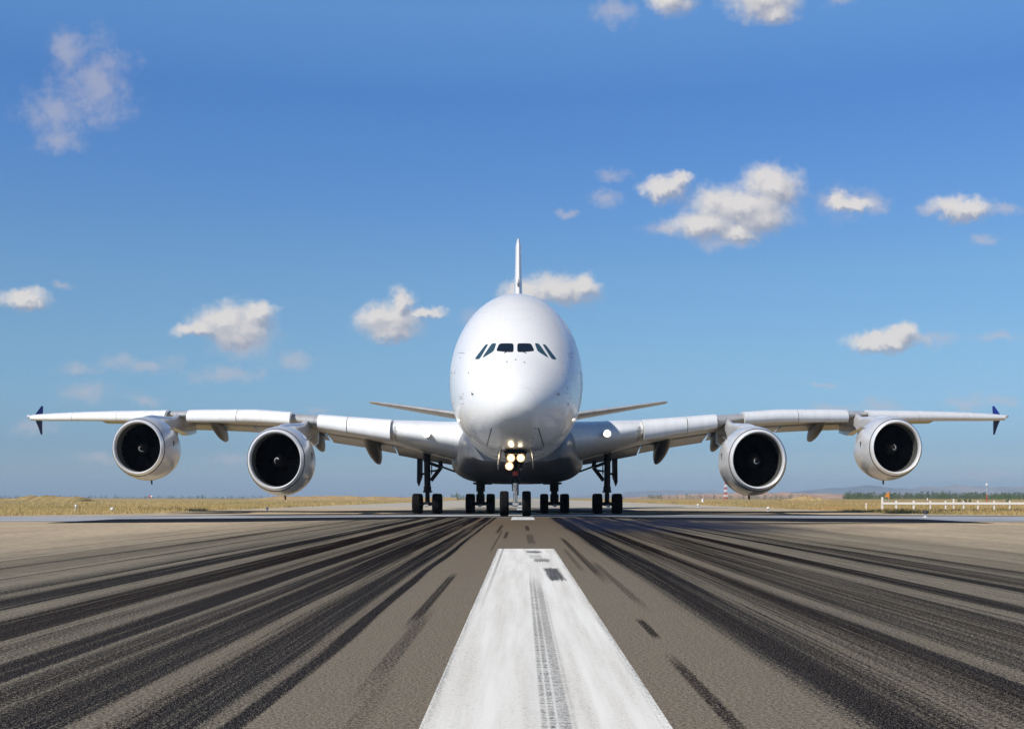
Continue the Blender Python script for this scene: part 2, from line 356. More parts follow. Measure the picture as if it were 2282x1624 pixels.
def dash_fn(t, b):
    p = geo_pos(t); x, y, z = t.sep(p)
    fine = t.noise(t.comb(t.m('MULTIPLY', x, 60.), t.m('MULTIPLY', y, .6), 0.), 1, 5, .7)
    gr = t.noise(p, 90, 3, .7); ribs = t.noise(t.comb(t.m('MULTIPLY', x, 6.), t.m('MULTIPLY', y, 55.), 0.), 1, 3, .7)
    big = t.noise(t.comb(t.m('MULTIPLY', x, 9.), t.m('MULTIPLY', y, .3), 0.), 1, 4, .6)
    c = t.mix(t.rng(big, .35, .75, 0, .7), (.82, .79, .71), (.56, .51, .42))
    xx = t.m('SUBTRACT', x, t.m('MULTIPLY', t.m('SUBTRACT', y, 4.), .0015))
    def band(a, bb, y0, y1, s, soft=.006, ys=1.2):
        m1 = t.m('MULTIPLY', t.rng(xx, a-soft, a+soft), t.rng(xx, bb+soft, bb-soft))
        return t.m('MULTIPLY', t.m('MULTIPLY', m1, t.m('MULTIPLY', t.rng(y, y0-.1, y0+.1), t.rng(y, y1+ys, y1-ys))), s)
    tr = band(.075, .098, 0, 12.5, .62)
    for q in [(.104, .130, 0, 12, .68), (.136, .185, 0, 11.5, .6), (.188, .205, 0, 10, .30), (.02, .07, 0, 7, .14, .02)]: tr = t.m('MAXIMUM', tr, band(*q))
    tr = t.m('MULTIPLY', tr, t.m('MULTIPLY', t.rng(ribs, .34, .6, .3, 1.25), t.rng(gr, .40, .58, .35, 1.3)))
    yw = t.m('ADD', y, t.m('MULTIPLY', t.m('SUBTRACT', fine, .5), 1.5))
    xj = t.m('ADD', t.m('ADD', x, t.m('MULTIPLY', t.m('SUBTRACT', t.noise(p, 9, 3), .5), .05)), t.m('MULTIPLY', t.m('SUBTRACT', y, 14.), .012))
    def blot(a, bb, y0, y1, s):
        m1 = t.m('MULTIPLY', t.rng(xj, a-.016, a+.016), t.rng(xj, bb+.02, bb-.02))
        return t.m('MULTIPLY', t.m('MULTIPLY', m1, t.m('MULTIPLY', t.rng(yw, y0-.12, y0+.12), t.rng(yw, y1+.12, y1-.12))), s)
    for q in [(.265, .43, 12.0, 14.1, .93), (.20, .40, 15.5, 16.3, .7), (.165, .33, 16.4, 17.4, .35), (.14, .36, 18.0, 18.7, .8)]:
        tr = t.m('MAXIMUM', tr, t.m('MULTIPLY', blot(*q), t.rng(fine, .25, .5, .6, 1)))
    thin = t.m('MULTIPLY', t.m('MULTIPLY', t.rng(t.m('ABSOLUTE', t.m('ADD', xx, .30)), .022, .004), t.rng(y, 8, 15)), .55)
    tr = t.m('MAXIMUM', tr, thin)
    tr = t.m('MAXIMUM', tr, t.m('MULTIPLY', t.rng(t.m('ABSOLUTE', t.m('SUBTRACT', x, .09)), .405, .452), t.rng(t.m('ADD', t.m('MULTIPLY', gr, .6), t.m('MULTIPLY', fine, .4)), .46, .58, 0, .95)))
    tr = t.m('MAXIMUM', tr, t.m('MULTIPLY', t.rng(gr, .57, .66), t.rng(big, .40, .6, .08, .55)))
    t.put(b.inputs['Base Color'], t.mix(t.m('MINIMUM', tr, .97), c, (.035, .034, .034)))
    bump(t, b, gr, .3, .004)
M['dash'] = mat('white_runway_paint', rough=.75, spec=.25, fn=dash_fn)
M['dash2'] = mat('far_runway_paint', rough=.75, spec=.25, fn=varied((.78,.77,.72),(.45,.42,.38),1.5,4,(4,.3,1)))
o = sheet(-.36, .54, [-12, 0, 5, 10, 19.5], .004).build('centreline_dash', M['dash'], smooth=False)
tag(o, kind='structure')
for (a, b_) in [(45, 75), (101, 131), (156, 186), (212, 242)]:
    o = sheet(-.36, .54, list(np.linspace(a, b_, 9)), .006).build('centreline_dash', M['dash2'], smooth=False); tag(o, kind='structure')

# mirage by the aircraft laid as coloured sheets: pale bands and black strips
def mirage_fn(t, b):
    p = geo_pos(t); n = t.noise(t.vm('MULTIPLY', p, (.10, .35, 1)), 1, 4, .6)
    t.put(b.inputs['Base Color'], t.mix(t.rng(n, .4, .6), (.30, .29, .28), (.46, .44, .41)))
    t.put(b.inputs['Roughness'], t.rng(n, .35, .65, .42, .6))
M['mirage'] = mat('painted_mirage', rough=.3, spec=.6, fn=mirage_fn)  # pale sheet imitates sky mirrored in a mirage
M['shade_band'] = mat('painted_shade_black', (.010,.011,.014), rough=.9, spec=.08)  # matte black imitates the wing's mirrored image and its shadow
def ramped(xs_y, dz, name, m, sub=8):
    # xs_y : list of (x, y_near, y_far)
    mb = MB(); pts = []
    for k in range(len(xs_y)-1):
        for q in range(sub):
            f = q/sub; a, b_ = xs_y[k], xs_y[k+1]; pts.append([a[i]+(b_[i]-a[i])*f for i in range(3)])
    pts.append(list(xs_y[-1])); ny = 8; vs = []; fs = []
    for (x, y0, y1) in pts:
        for j in range(ny+1):
            y = y0+(y1-y0)*j/ny; vs.append((x, y, zg(y)+dz))
    for i in range(len(pts)-1):
        for j in range(ny):
            a = i*(ny+1)+j; fs.append((a, a+ny+1, a+ny+2, a+1))
    mb.add(vs, fs); o = mb.build(name, m, smooth=False); tag(o, kind='structure'); return o
ramped([(-26.4, 40.5, 47), (-15.6, 42, 75), (-7, 50, 88), (0, 53, 92), (7, 50, 88), (15.4, 42, 75), (26.4, 40.5, 47)], .008, 'painted_mirage', M['mirage'])
ramped([(-15.4, 39.3, 46.2), (-10, 41.0, 49.0), (-5.5, 45.5, 54.0), (-2.0, 53.2, 60.0), (0, 54.2, 60.5), (2.0, 53.2, 60.0), (5.5, 45.5, 54.0), (10, 41.0, 49.0), (15.3, 39.0, 46.6)], .013, 'painted_shade_strip', M['shade_band'])
ramped([(-17.5, 51, 51.6), (-15.5, 63, 74), (-9, 70, 83), (-4, 74, 86), (0, 75, 86), (4, 74, 86), (9, 70, 83), (16, 62, 75), (25, 57, 58)], .016, 'painted_shade_strip', M['shade_band'])
ramped([(-27, 92, 93), (-18, 96, 100), (-8, 100, 112), (0, 100, 112), (8, 99, 110), (18, 96, 100), (27, 90, 91)], .016, 'painted_shade_strip', M['shade_band'])  # dark wedge painted where the wing's shadow falls
ramped([(-14, 56, 56.5), (-9, 60, 63), (-4.6, 64, 64.4)], .016, 'painted_shade_strip', M['shade_band'])
ramped([(3.2, 61, 61.3), (8, 57, 60), (13, 54, 54.4)], .016, 'painted_shade_strip', M['shade_band'])
ramped([(6.5, 38.5, 38.7), (9, 38.0, 39.0), (13.0, 38.6, 38.8)], .016, 'painted_shade_strip', M['shade_band'])
# pale gravel edge of the pavement
M['gravel'] = mat('pale_gravel', (.5,.45,.36), rough=.95, spec=.1, fn=varied((.60,.54,.42),(.36,.30,.22),.6,5))
for sx_ in (-1, 1):
    a, b_ = (26.5, 27.3)
    o = sheet(*(sorted((sx_*a, sx_*b_))), [60, 68, 75, 82, 90, 120, 200, 500], .004).build('gravel_edge', M['gravel'], smooth=False); tag(o, kind='structure')

def field_fn(t, b):
    p = geo_pos(t); x, y, z = t.sep(p)
    n1 = t.noise(t.vm('MULTIPLY', p, (.03, .012, 1)), 1, 5, .6); n2 = t.noise(p, .6, 5, .65); n3 = t.noise(t.vm('MULTIPLY', p, (.006, .0025, 1)), 1, 4, .6)
    c = t.mix(t.rng(n2, .3, .7), (.31, .20, .075), (.47, .36, .17))
    c = t.mix(t.rng(n1, .5, .72), c, (.17, .17, .055))
    c = t.mix(t.m('MULTIPLY', t.rng(n1, .44, .3), t.rng(x, -20, 60)), c, (.50, .22, .075))
    c = t.mix(t.rng(n3, .52, .66, 0, .6), c, (.10, .13, .05))
    t.put(b.inputs['Base Color'], c)
M['field'] = mat('dry_grass_ground', rough=1, spec=.05, fn=field_fn)
yy = ys_main[:-1] + [1600, 3000, 12000]
mb = MB()
for sx_ in (-1, 1):
    q = sheet(*sorted((sx_*26.5, sx_*9000)), yy, -.006); mb.add(q.v, q.f)
q = sheet(-26.5, 26.5, [1600, 3000, 12000], -.006); mb.add(q.v, q.f)
tag(mb.build('grass_field', M['field'], smooth=False), kind='structure')

def ridge(name, m, x0, x1, y, prof, depth, n=120, seed=1):
    r = np.random.default_rng(seed); xs = np.linspace(x0, x1, n); ph = r.random(12)*6.28
    nzv = sum(np.sin(xs/(abs(x1-x0))*6.28*(2.3*k+1.7)+ph[k])/(k+1.5) for k in range(12))
    nzv = (nzv-nzv.min())/(nzv.max()-nzv.min())
    hs = [np.interp((x-x0)/(x1-x0), [p[0] for p in prof], [p[1] for p in prof]) for x in xs]
    mb = MB(); rings = []
    for i, x in enumerate(xs):
        h = hs[i]*(.62+.38*nzv[i]); ring = []
        for k, (f, g) in enumerate([(-1, 0), (-.6, .35), (-.25, .8), (0, 1), (.4, .7), (1, 0)]):
            ring.append((x, y+f*depth*(1+.1*math.sin(i*.7+k)), zg(500)-.3+(h+.3)*g*(1 if g in (0, 1) else .85+.3*r.random())))
        rings.append(ring)
    mb.loft(rings, cap=False, closed=False); o = mb.build(name, m, sharp=80); tag(o, kind='structure'); return o
M['earth'] = mat('dry_earth', rough=1, spec=.05, fn=varied((.34,.20,.09),(.46,.34,.16),.25,5))
M['redearth'] = mat('red_earth', rough=1, spec=.05, fn=varied((.42,.21,.13),(.5,.36,.22),.02,5))
M['hill'] = mat('far_hill', rough=1, spec=.05, fn=varied((.05,.06,.07),(.40,.34,.28),.0018,6,(1,.4,6)))
def ux(u, y): return (u-U0)*y/F
ridge('earth_berm', M['field'], ux(-40, 400), ux(192, 400), 400, [(0, .9), (.32, 1.2), (.42, 2.05), (.93, 2.0), (1, .6)], 14, 90, 3)
ridge('earth_berm', M['earth'], ux(560, 700), ux(1020, 700), 700, [(0, .6), (.1, 2.6), (.6, 2.5), (1, 1.3)], 14, 90, 5)
ridge('dirt_mound', M['earth'], ux(1740, 520), ux(1860, 520), 520, [(0, .2), (.35, 2.1), (.6, 2.2), (1, .1)], 7, 50, 8)
ridge('red_hills', M['redearth'], ux(1380, 3000), ux(2060, 3000), 3000, [(0, 2), (.25, 14), (.5, 17), (.8, 12), (1, 2)], 260, 140, 9)
ridge('far_hills', M['hill'], ux(1640, 9000), ux(2700, 9000), 9000, [(0, 5), (.2, 85), (.45, 118), (.65, 120), (.8, 105), (1, 90)], 1200, 260, 11)
ridge('far_hills', M['hill'], ux(1240, 10000), ux(1760, 10000), 10000, [(0, 5), (.3, 60), (.6, 78), (1, 40)], 1000, 160, 12)
ridge('far_hills', M['hill'], ux(-500, 11000), ux(600, 11000), 11000, [(0, 30), (.5, 14), (1, 4)], 800, 120, 13)

# ------------------------------------------------------------------ grass and woods (uncountable)
def blades(name, m, specs, seed):
    r = np.random.default_rng(seed); V = []; Fc = []
    for (n, x0, x1, y0, y1, h0, h1) in specs:
        y = np.exp(r.uniform(math.log(y0), math.log(y1), n)); sc = y/90
        x = x0+(x1-x0)*r.random(n)**1.4*np.clip(sc, .9, 3.2)
        clump = .45+.55*np.sin(x*1.7+3*np.sin(y*.31))*np.sin(y*.9+x*.6)
        h = (h0+(h1-h0)*r.random(n))*(.55+.6*clump.clip(0, 1)); w = (.012+.02*r.random(n))*np.clip(sc, 1, 4)
        for k in range(n):
            z = zg(y[k])-.02; lx, ly = r.uniform(-.5, .5)*h[k], r.uniform(-.4, .4)*h[k]; b = len(V)
            V += [(x[k]-w[k], y[k], z), (x[k]+w[k], y[k]+w[k]*r.uniform(-1, 1), z), (x[k]+lx, y[k]+ly, z+h[k])]; Fc.append((b, b+1, b+2))
    mb = MB(); mb.v = V; mb.f = Fc; mb.mi = [0]*len(Fc)
    me = bpy.data.meshes.new(name); me.from_pydata(V, [], Fc); me.materials.append(m)
    o = bpy.data.objects.new(name, me); COL.objects.link(o); return o
def grass_fn(t, b):
    p = geo_pos(t); x, y, z = t.sep(p)
    n = t.noise(t.vm('MULTIPLY', p, (.12, .05, .1)), 1, 4, .6); n2 = t.noise(p, 4, 3)
    c = t.mix(t.rng(n2, .3, .7), (.30, .20, .075), (.52, .41, .20))
    c = t.mix(t.rng(n, .52, .66, 0, .85), c, (.14, .15, .05))
    c = t.mix(t.m('MULTIPLY', t.rng(n, .46, .34), t.rng(x, 0, 40, 0, .8)), c, (.50, .24, .075))
    t.put(b.inputs['Base Color'], c)
M['grass'] = mat('dry_grass', rough=.9, spec=.1, fn=grass_fn)
o = blades('dry_grass', M['grass'], [(26000, -27.2, -62, 60, 150, .15, .5), (12000, -27.2, -75, 120, 420, .15, .45)], 3)
tag(o, 'tall ochre dry grass and weeds growing along the left runway edge', 'grass', kind='stuff')
o = blades('dry_grass', M['grass'], [(24000, 27.2, 62, 60, 150, .10, .34), (12000, 27.2, 75, 120, 420, .12, .4)], 4)
tag(o, 'short orange and ochre dry grass growing along the right runway edge', 'grass', kind='stuff')

def wood(name, m, u0, u1, y, h0, h1, n, seed, label, spread=60, leaf=1.0):
    r = np.random.default_rng(seed); V = []; Fc = []
    for k in range(n):
        yy_ = y+r.uniform(-spread, spread); u = r.uniform(u0, u1); x = ux(u, yy_); h = h0+(h1-h0)*r.random()**1.6; w = h*r.uniform(.28, .7)
        if r.random() < .12: w = h*.16; h *= 1.25
        for q in range(46):
            a = r.uniform(0, 6.28); rr = r.random()**.5; zz = r.random(); prof = math.sin(math.pi*min(.97, zz*.8+.2))**.7
            c = np.array([x+math.cos(a)*rr*w*prof, yy_+math.sin(a)*rr*w*prof, zg(900)-.2+zz*h])
            s_ = leaf*r.uniform(.25, .6)*h/6; b = len(V)
            for _ in range(3): V.append(tuple(c+r.uniform(-s_, s_, 3)))
            Fc.append((b, b+1, b+2))
    me = bpy.data.meshes.new(name); me.from_pydata(V, [], Fc); me.materials.append(m)
    o = bpy.data.objects.new(name, me); COL.objects.link(o); tag(o, label, 'woodland', kind='stuff')
M['leaf'] = mat('foliage', rough=.8, spec=.2, fn=varied((.06,.085,.035),(.12,.15,.06),.12,3))
M['leaf2'] = mat('bright_foliage', rough=.8, spec=.2, fn=varied((.06,.13,.03),(.12,.18,.05),.12,3))
wood('woodland', M['leaf'], 1880, 2330, 1150, 3.2, 6.6, 1100, 21, 'dark green line of distant trees beyond the right field', 90, 1.3)
wood('woodland', M['leaf'], 1430, 1800, 1500, 2.5, 5.5, 200, 22, 'low distant trees below the red hills right of the landing gear', 90, 1.4)
wood('woodland', M['leaf'], -60, 640, 2200, 3.0, 6.5, 260, 23, 'thin bluish tree line on the left horizon', 120, 1.5)
wood('woodland', M['leaf'], 660, 1000, 2200, 2.5, 5.0, 90, 25, 'sparse far tree line behind the left landing gear', 120, 1.5)
wood('woodland', M['leaf'], 1003, 1034, 900, 2.5, 5.0, 22, 24, 'small clump of trees between the left wheel groups', 25, 1.2)
wood('woodland', M['leaf2'], 1895, 1990, 900, 1.5, 2.6, 60, 26, 'bright green bushes in front of the distant trees', 40, 1.2)
wood('woodland', M['leaf2'], 2190, 2330, 700, 1.6, 3.0, 90, 27, 'bright green bushes at the far right of the field', 60, 1.2)

# ------------------------------------------------------------------ aircraft
XA = -0.23; YN = 55.0
plane = empty('airliner', (XA, YN+35, zg(90)))
tag(plane, 'white four-engined double-deck airliner facing the camera on the runway with its lights on', 'airplane')
def pchip(xs, ys):
    xs = np.array(xs, float); ys = np.array(ys, float); h = np.diff(xs); d = np.diff(ys)/h; m = np.zeros_like(xs)
    for i in range(1, len(xs)-1):
        if d[i-1]*d[i] > 0:
            w1, w2 = 2*h[i]+h[i-1], h[i]+2*h[i-1]; m[i] = (w1+w2)/(w1/d[i-1]+w2/d[i])
    m[0], m[-1] = d[0], d[-1]
    def f(x):
        x = min(max(x, xs[0]), xs[-1]); i = min(max(int(np.searchsorted(xs, x)-1), 0), len(h)-1); t = (x-xs[i])/h[i]
        return ((2*t**3-3*t**2+1)*ys[i]+(t**3-2*t**2+t)*h[i]*m[i]+(-2*t**3+3*t**2)*ys[i+1]+(t**3-t**2)*h[i]*m[i+1])
    return f
ST = [ # s, half width, top, bottom, widest z
 (0,0,5.10,5.10,5.10),(.25,.78,5.80,4.47,5.12),(.5,1.08,6.10,4.22,5.14),(1,1.50,6.55,3.90,5.2),(2,2.08,7.25,3.52,5.35),(2.8,2.42,7.75,3.35,5.5),(4,2.78,8.62,3.18,5.8),(5.5,3.08,9.60,3.08,6.2),
 (7,3.30,10.42,3.02,6.6),(9,3.50,11.32,3.0,7.0),(11,3.59,11.92,2.98,7.15),(14,3.62,12.33,2.96,7.2),(18,3.62,12.42,2.95,7.2),(46,3.62,12.42,2.95,7.2),(54,3.3,12.3,4.2,7.6),(62,2.4,11.8,6.4,8.7),(69,1.2,11.1,8.4,9.6),(73,.35,10.7,9.6,10.1)]
tau = [math.sqrt(s[0]) for s in ST]
fh, ft, fb, fc = (pchip(tau, [s[i] for s in ST]) for i in (1, 2, 3, 4))
def hull(s, th):
    q = math.sqrt(max(s, 0)); hw, tp, bt, zc = fh(q), ft(q), fb(q), fc(q); c, sn = math.cos(th), math.sin(th)
    if sn >= 0: return Vector((XA+hw*c, YN+s, zc+(tp-zc)*sn))
    e = 2/2.3
    return Vector((XA+hw*math.copysign(abs(c)**e, c), YN+s, zc-(zc-bt)*abs(sn)**e))
mb = MB(); NR = 96
svals = [(.04+.0*k)**2 if k == 0 else (k*.10)**2 for k in range(0, 46)] + [22, 26, 30, 34, 38, 42, 46, 48, 50, 52, 54, 56, 58, 60, 62, 64, 66, 68, 70, 72, 73]
mb.loft([[hull(s, 2*math.pi*k/NR) for k in range(NR)] for s in svals])
bv = BVHTree.FromPolygons([Vector(v) for v in mb.v], mb.f)
fus = mb.build('fuselage', M['white'], plane, sharp=60)
CAM = Vector((0, 0, H))
def hit(u, v):
    d = (P3(u, v, 50)-CAM).normalized(); h = bv.ray_cast(CAM, d)
    if h[0] is None: return None, None
    n = h[1] if h[1].dot(d) < 0 else -h[1]
    return h[0], n
def px2(X, Y, ox, oy, sc): return ((ox+X/sc)*.8914, (oy+Y/sc)*.8914)
def decal(name, m, quad, off=.012, nx=10, ny=7, rnd=.10, parent=None, skirt=True):
    vs = []; back = []; fs = []
    for j in range(ny+1):
        for i in range(nx+1):
            s, t = -1+2*i/nx, -1+2*j/ny; k = 1-rnd*(s*s*t*t)**2; a, b = (s*k+1)/2, (t*k+1)/2
            (u0, v0), (u1, v1), (u2, v2), (u3, v3) = quad
            u = (1-b)*((1-a)*u0+a*u1)+b*((1-a)*u3+a*u2); v = (1-b)*((1-a)*v0+a*v1)+b*((1-a)*v3+a*v2)
            p, n = hit(u, v)
            if p is None: return None
            vs.append(p+n*off); back.append(p-n*.01)
    W_ = nx+1
    for j in range(ny):
        for i in range(nx): fs.append((j*W_+i, j*W_+i+1, (j+1)*W_+i+1, (j+1)*W_+i))
    loop = [i for i in range(nx)]+[nx+j*W_ for j in range(ny)]+[ny*W_+nx-i for i in range(nx)]+[(ny-j)*W_ for j in range(ny)]
    nb = len(vs); vs2 = vs+[back[i] for i in loop]
    for k in range(len(loop)):
        k2 = (k+1) % len(loop); fs.append((loop[k], nb+k, nb+k2, loop[k2]))
    mb = MB(); mb.add(vs2, fs); return mb.build(name, m, parent or fus, sharp=60)
cr = lambda pts: [px2(x, y, 1080, 700, 4.06) for x, y in pts]
for q, g in [([(685,643),(828,643),(828,735),(648,722)], 'glass'), ([(865,643),(1005,643),(1041,722),(865,735)], 'glass'),
          ([(606,645),(653,641),(628,722),(504,798)], 'sideglass'), ([(545,655),(573,651),(484,803),(431,804)], 'sideglass'),
          ([(1042,641),(1084,645),(1190,796),(1070,722)], 'sideglass'), ([(1120,651),(1150,655),(1266,804),(1214,803)], 'sideglass')]:
    o = decal('cockpit_window', M[g], cr(q))
    if g == 'sideglass' and o: pass
def strip(name, m, pts, w, off=.008):
    # thin line on the hull through picture points
    mb = MB(); L = []
    for k in range(len(pts)-1):
        n = 8
        for q in range(n+(k == len(pts)-2)):
            f = q/n; L.append((pts[k][0]+(pts[k+1][0]-pts[k][0])*f, pts[k][1]+(pts[k+1][1]-pts[k][1])*f))
    P_ = [hit(*p) for p in L]
    if any(p[0] is None for p in P_): return None
    vs = []; fs = []
    for i, (p, n) in enumerate(P_):
        t = (P_[min(i+1, len(P_)-1)][0]-P_[max(i-1, 0)][0]).normalized(); sd = t.cross(n).normalized()
        vs += [p+n*off-sd*w/2, p+n*off+sd*w/2, p-n*.01+sd*w/2, p-n*.01-sd*w/2]
    for i in range(len(P_)-1):
        for k in range(4): fs.append((i*4+k, i*4+(k+1) % 4, i*4+4+(k+1) % 4, i*4+4+k))
    mb.add(vs, fs); return mb.build(name, m, fus, smooth=False)
c1 = lambda X, Y: px2(X, Y, 900, 560, 2.0825)
strip('radome_latch', M['seam'], [c1(685,1062), c1(672,1110), c1(660,1156)], .045)
strip('radome_latch', M['seam'], [c1(927,1060), c1(942,1105), c1(957,1158)], .045)
c3 = lambda X, Y: px2(X, Y, 980, 1040, 3.6806)
strip('gear_bay_edge', M['seam'], [c3(872,285), c3(960,310), c3(1040,325)], .03)
strip('gear_bay_edge', M['seam'], [c3(1400,285), c3(1300,315), c3(1210,330)], .03)
c2 = lambda X, Y: px2(X, Y, 1080, 700, 4.06)
strip('wiper', M['seam'], [c2(735,742), c2(760,728), c2(822,722)], .03, .03)
strip('wiper', M['seam'], [c2(870,724), c2(925,730), c2(955,744)], .03, .03)
def blob(name, m, X, Y, w=.06, h=.06, out=.06):
    p, n = hit(*c2(X, Y))
    if p is None: return
    up = Vector((0, 0, 1)); sd = up.cross(n).normalized(); u2 = n.cross(sd).normalized()
    mb = MB(); mb.tube([p-n*.03, p+n*out*.6, p+n*out], [w/2, w/2*.8, w/2*.35], 8)
    mb.tube([p+n*out*.5-u2*h*.5, p+n*out*.8+u2*h*.5], w*.25, 6); mb.build(name, m, fus)
for X, Y in [(760, 835), (848, 812), (935, 838), (375, 942), (1315, 942), (1048, 1497), (833, 1553), (232, 940), (222, 1250), (1378, 1258)]: blob('sensor', M['greymark'], X, Y)
for X, Y in [(420, 1158), (1272, 1160)]: blob('pitot_probe', M['seam'], X, Y, .06, .16, .12)
# faint marks and door outlines on the flanks
for a, b_ in [((268,738),(330,742)), ((275,782),(292,790)), ((318,1145),(306,1215)), ((275,1185),(300,1180)), ((280,1205),(305,1200)), ((290,1260),(325,1250)), ((1375,745),(1440,745)), ((1388,775),(1430,790)), ((1368,1080),(1380,1110)), ((1400,1195),(1420,1200)), ((1360,1140),(1375,1150)), ((240,910),(232,965))]:
    strip('hull_marking', M['greymark'], [c2(*a), c2(*b_)], .03, .006)
def hull_at(s, z, side):
    q = math.sqrt(s); hw, tp, bt, zc = fh(q), ft(q), fb(q), fc(q)
    if z >= zc: c = math.sqrt(max(0, 1-((z-zc)/(tp-zc))**2))
    else: c = max(0, 1-((zc-z)/(zc-bt))**2.3)**(1/2.3)
    return Vector((XA+side*(hw*c+.006), YN+s, z))
def outline(name, s0, s1, z0, z1, side, w=.012):
    mb = MB()
    pts = [(s0, z0+(z1-z0)*k/8) for k in range(9)]+[(s0+(s1-s0)*k/4, z1) for k in range(1, 5)]+[(s1, z1-(z1-z0)*k/8) for k in range(1, 9)]+[(s1-(s1-s0)*k/4, z0) for k in range(1, 5)]
    mb.tube([hull_at(a, b, side) for a, b in pts], w/2, 6); return mb.build(name, M['greymark'], fus)
for side in (-1, 1):
    outline('door_outline', 7.3, 8.4, 5.3, 7.3, side); outline('door_outline', 17.5, 18.6, 8.2, 9.9, side)
    for k in range(10):     # cabin windows that can be seen past the nose
        for (z, s0) in ((6.75, 9.2), (9.35, 10.6)):
            s_ = s0+k*.55; mb = MB(); ring = []
            for q in range(12):
                a = 2*math.pi*q/12; ring.append(hull_at(s_+.12*math.cos(a), z+.18*math.sin(a), side))
            mb.add(ring, [tuple(range(12))]); r2 = [p+Vector((side*.003, 0, 0)) for p in ring]; mb.v = []; mb.f = []; mb.mi = []; mb.loft([ring, r2]); mb.build('cabin_window', M['glass'], fus)

# belly fairing
mb = MB(); rings = []
FA = [(73.5,2.6,3.0,4.6),(75.5,3.35,2.75,5.4),(78,3.78,2.25,5.9),(81,4.1,1.95,6.0),(86,4.65,1.85,5.9),(92,4.7,1.85,5.6),(97,4.3,2.05,5.2),(101,3.4,2.6,4.8),(104.5,2.0,3.3,4.4)]
for (Y, hw, zb, zt) in FA:
    zc = (zt+zb)/2-.35; ring = []
    for k in range(64):
        a = 2*math.pi*k/64; c, s_ = math.cos(a), math.sin(a); e = 2/3.0
        ring.append((XA+hw*math.copysign(abs(c)**e, c), Y, zc+((zt-zc) if s_ > 0 else (zc-zb))*math.copysign(abs(s_)**e, s_)))
    rings.append(ring)
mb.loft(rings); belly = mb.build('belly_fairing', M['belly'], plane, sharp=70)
for sx_ in (-1, 1):     # dark slabs under the belly, gear-bay shade put into their colour
    mb = MB(); mb.box((XA+sx_*2.6, 91, 1.90), (1.3, 4.4, .12)); mb.build('bay_shade_slab', M['dark'], belly, smooth=False)

def LE(x): return 75.94+.573*x
def naca(t, n=14, x0=0.):
    xs = [.5*(1-math.cos(math.pi*k/n)) for k in range(n+1)]
    yt = [5*t*(.2969*math.sqrt(x)-.126*x-.3516*x*x+.2843*x**3-.1036*x**4) for x in xs]
    return xs, yt
def foil(x, yle, c, zle, zte, t, sign, camber=.0):
    xs, yt = naca(1., 16); up = []; lo = []
    for a, h in zip(xs, yt):
        zc = zle+(zte-zle)*a**1.5+camber*4*a*(1-a); up.append((XA+sign*x, yle+a*c, zc+h*t*1.0)); lo.append((XA+sign*x, yle+a*c, zc-h*t*1.0))
    return up+lo[::-1][1:-1]
WS = [ # x, y_le offset, chord, z_le, z_te, thickness, camber
 (2.0, -.3, 19.0, 4.5, 3.6, 3.0, .10),(3.4, -.1, 17.6, 4.60, 3.8, 2.8, .10),(5.0, 0, 16.4, 4.8, 4.1, 2.40, .12),(6.6, .05, 15.4, 5.05, 4.35, 2.1, .15),(8.2, .3, 14.2, 5.30, 4.65, 1.75, .15),(8.7, .8, 13.4, 5.42, 4.75, 1.6, .15),
 (12, 1.0, 11.0, 5.95, 5.4, 1.25, .12),(15.3, 1.0, 9.3, 6.32, 5.95, 1.05, .10),(19, 1.0, 8.2, 6.76, 6.42, .92, .10),(23, 1.0, 7.2, 7.0, 6.7, .80, .08),(27, 1.0, 6.2, 7.15, 6.9, .70, .08),(31, .95, 5.3, 7.28, 7.1, .60, .06),(34.5, .9, 4.6, 7.38, 7.25, .50, .05),(38, .7, 3.9, 7.42, 7.36, .42, .03),(39.6, .6, 3.3, 7.45, 7.42, .32, .02),(39.95, 1.0, 2.4, 7.46, 7.46, .12, 0)]
def wz(x, i): return float(np.interp(x, [w[0] for w in WS], [w[i] for w in WS]))
SL = [(8.45,4.66,6.15),(12,5.30,6.50),(15.3,5.91,6.87),(19,6.24,7.26),(23,6.38,7.42),(27,6.54,7.53),(31,6.74,7.64),(34.5,6.90,7.70),(37.5,7.0,7.71),(39.75,7.14,7.66)]
def slat_ring(x, sign):
    zb = float(np.interp(x, [s[0] for s in SL], [s[1] for s in SL])); zt = float(np.interp(x, [s[0] for s in SL], [s[2] for s in SL])); h = zt-zb
    pr = [(1.75, 1.0), (1.2, .985), (.75, .93), (.42, .83), (.18, .68), (.05, .50), (.0, .33), (.03, .18), (.12, .06), (.26, .0), (.36, .03), (.42, .2), (.55, .45), (.8, .68), (1.2, .83), (1.75, .93)]
    k = .55+.45*h
    return [(XA+sign*x, LE(x)+a*k-.05, zb+b*h) for a, b in pr]
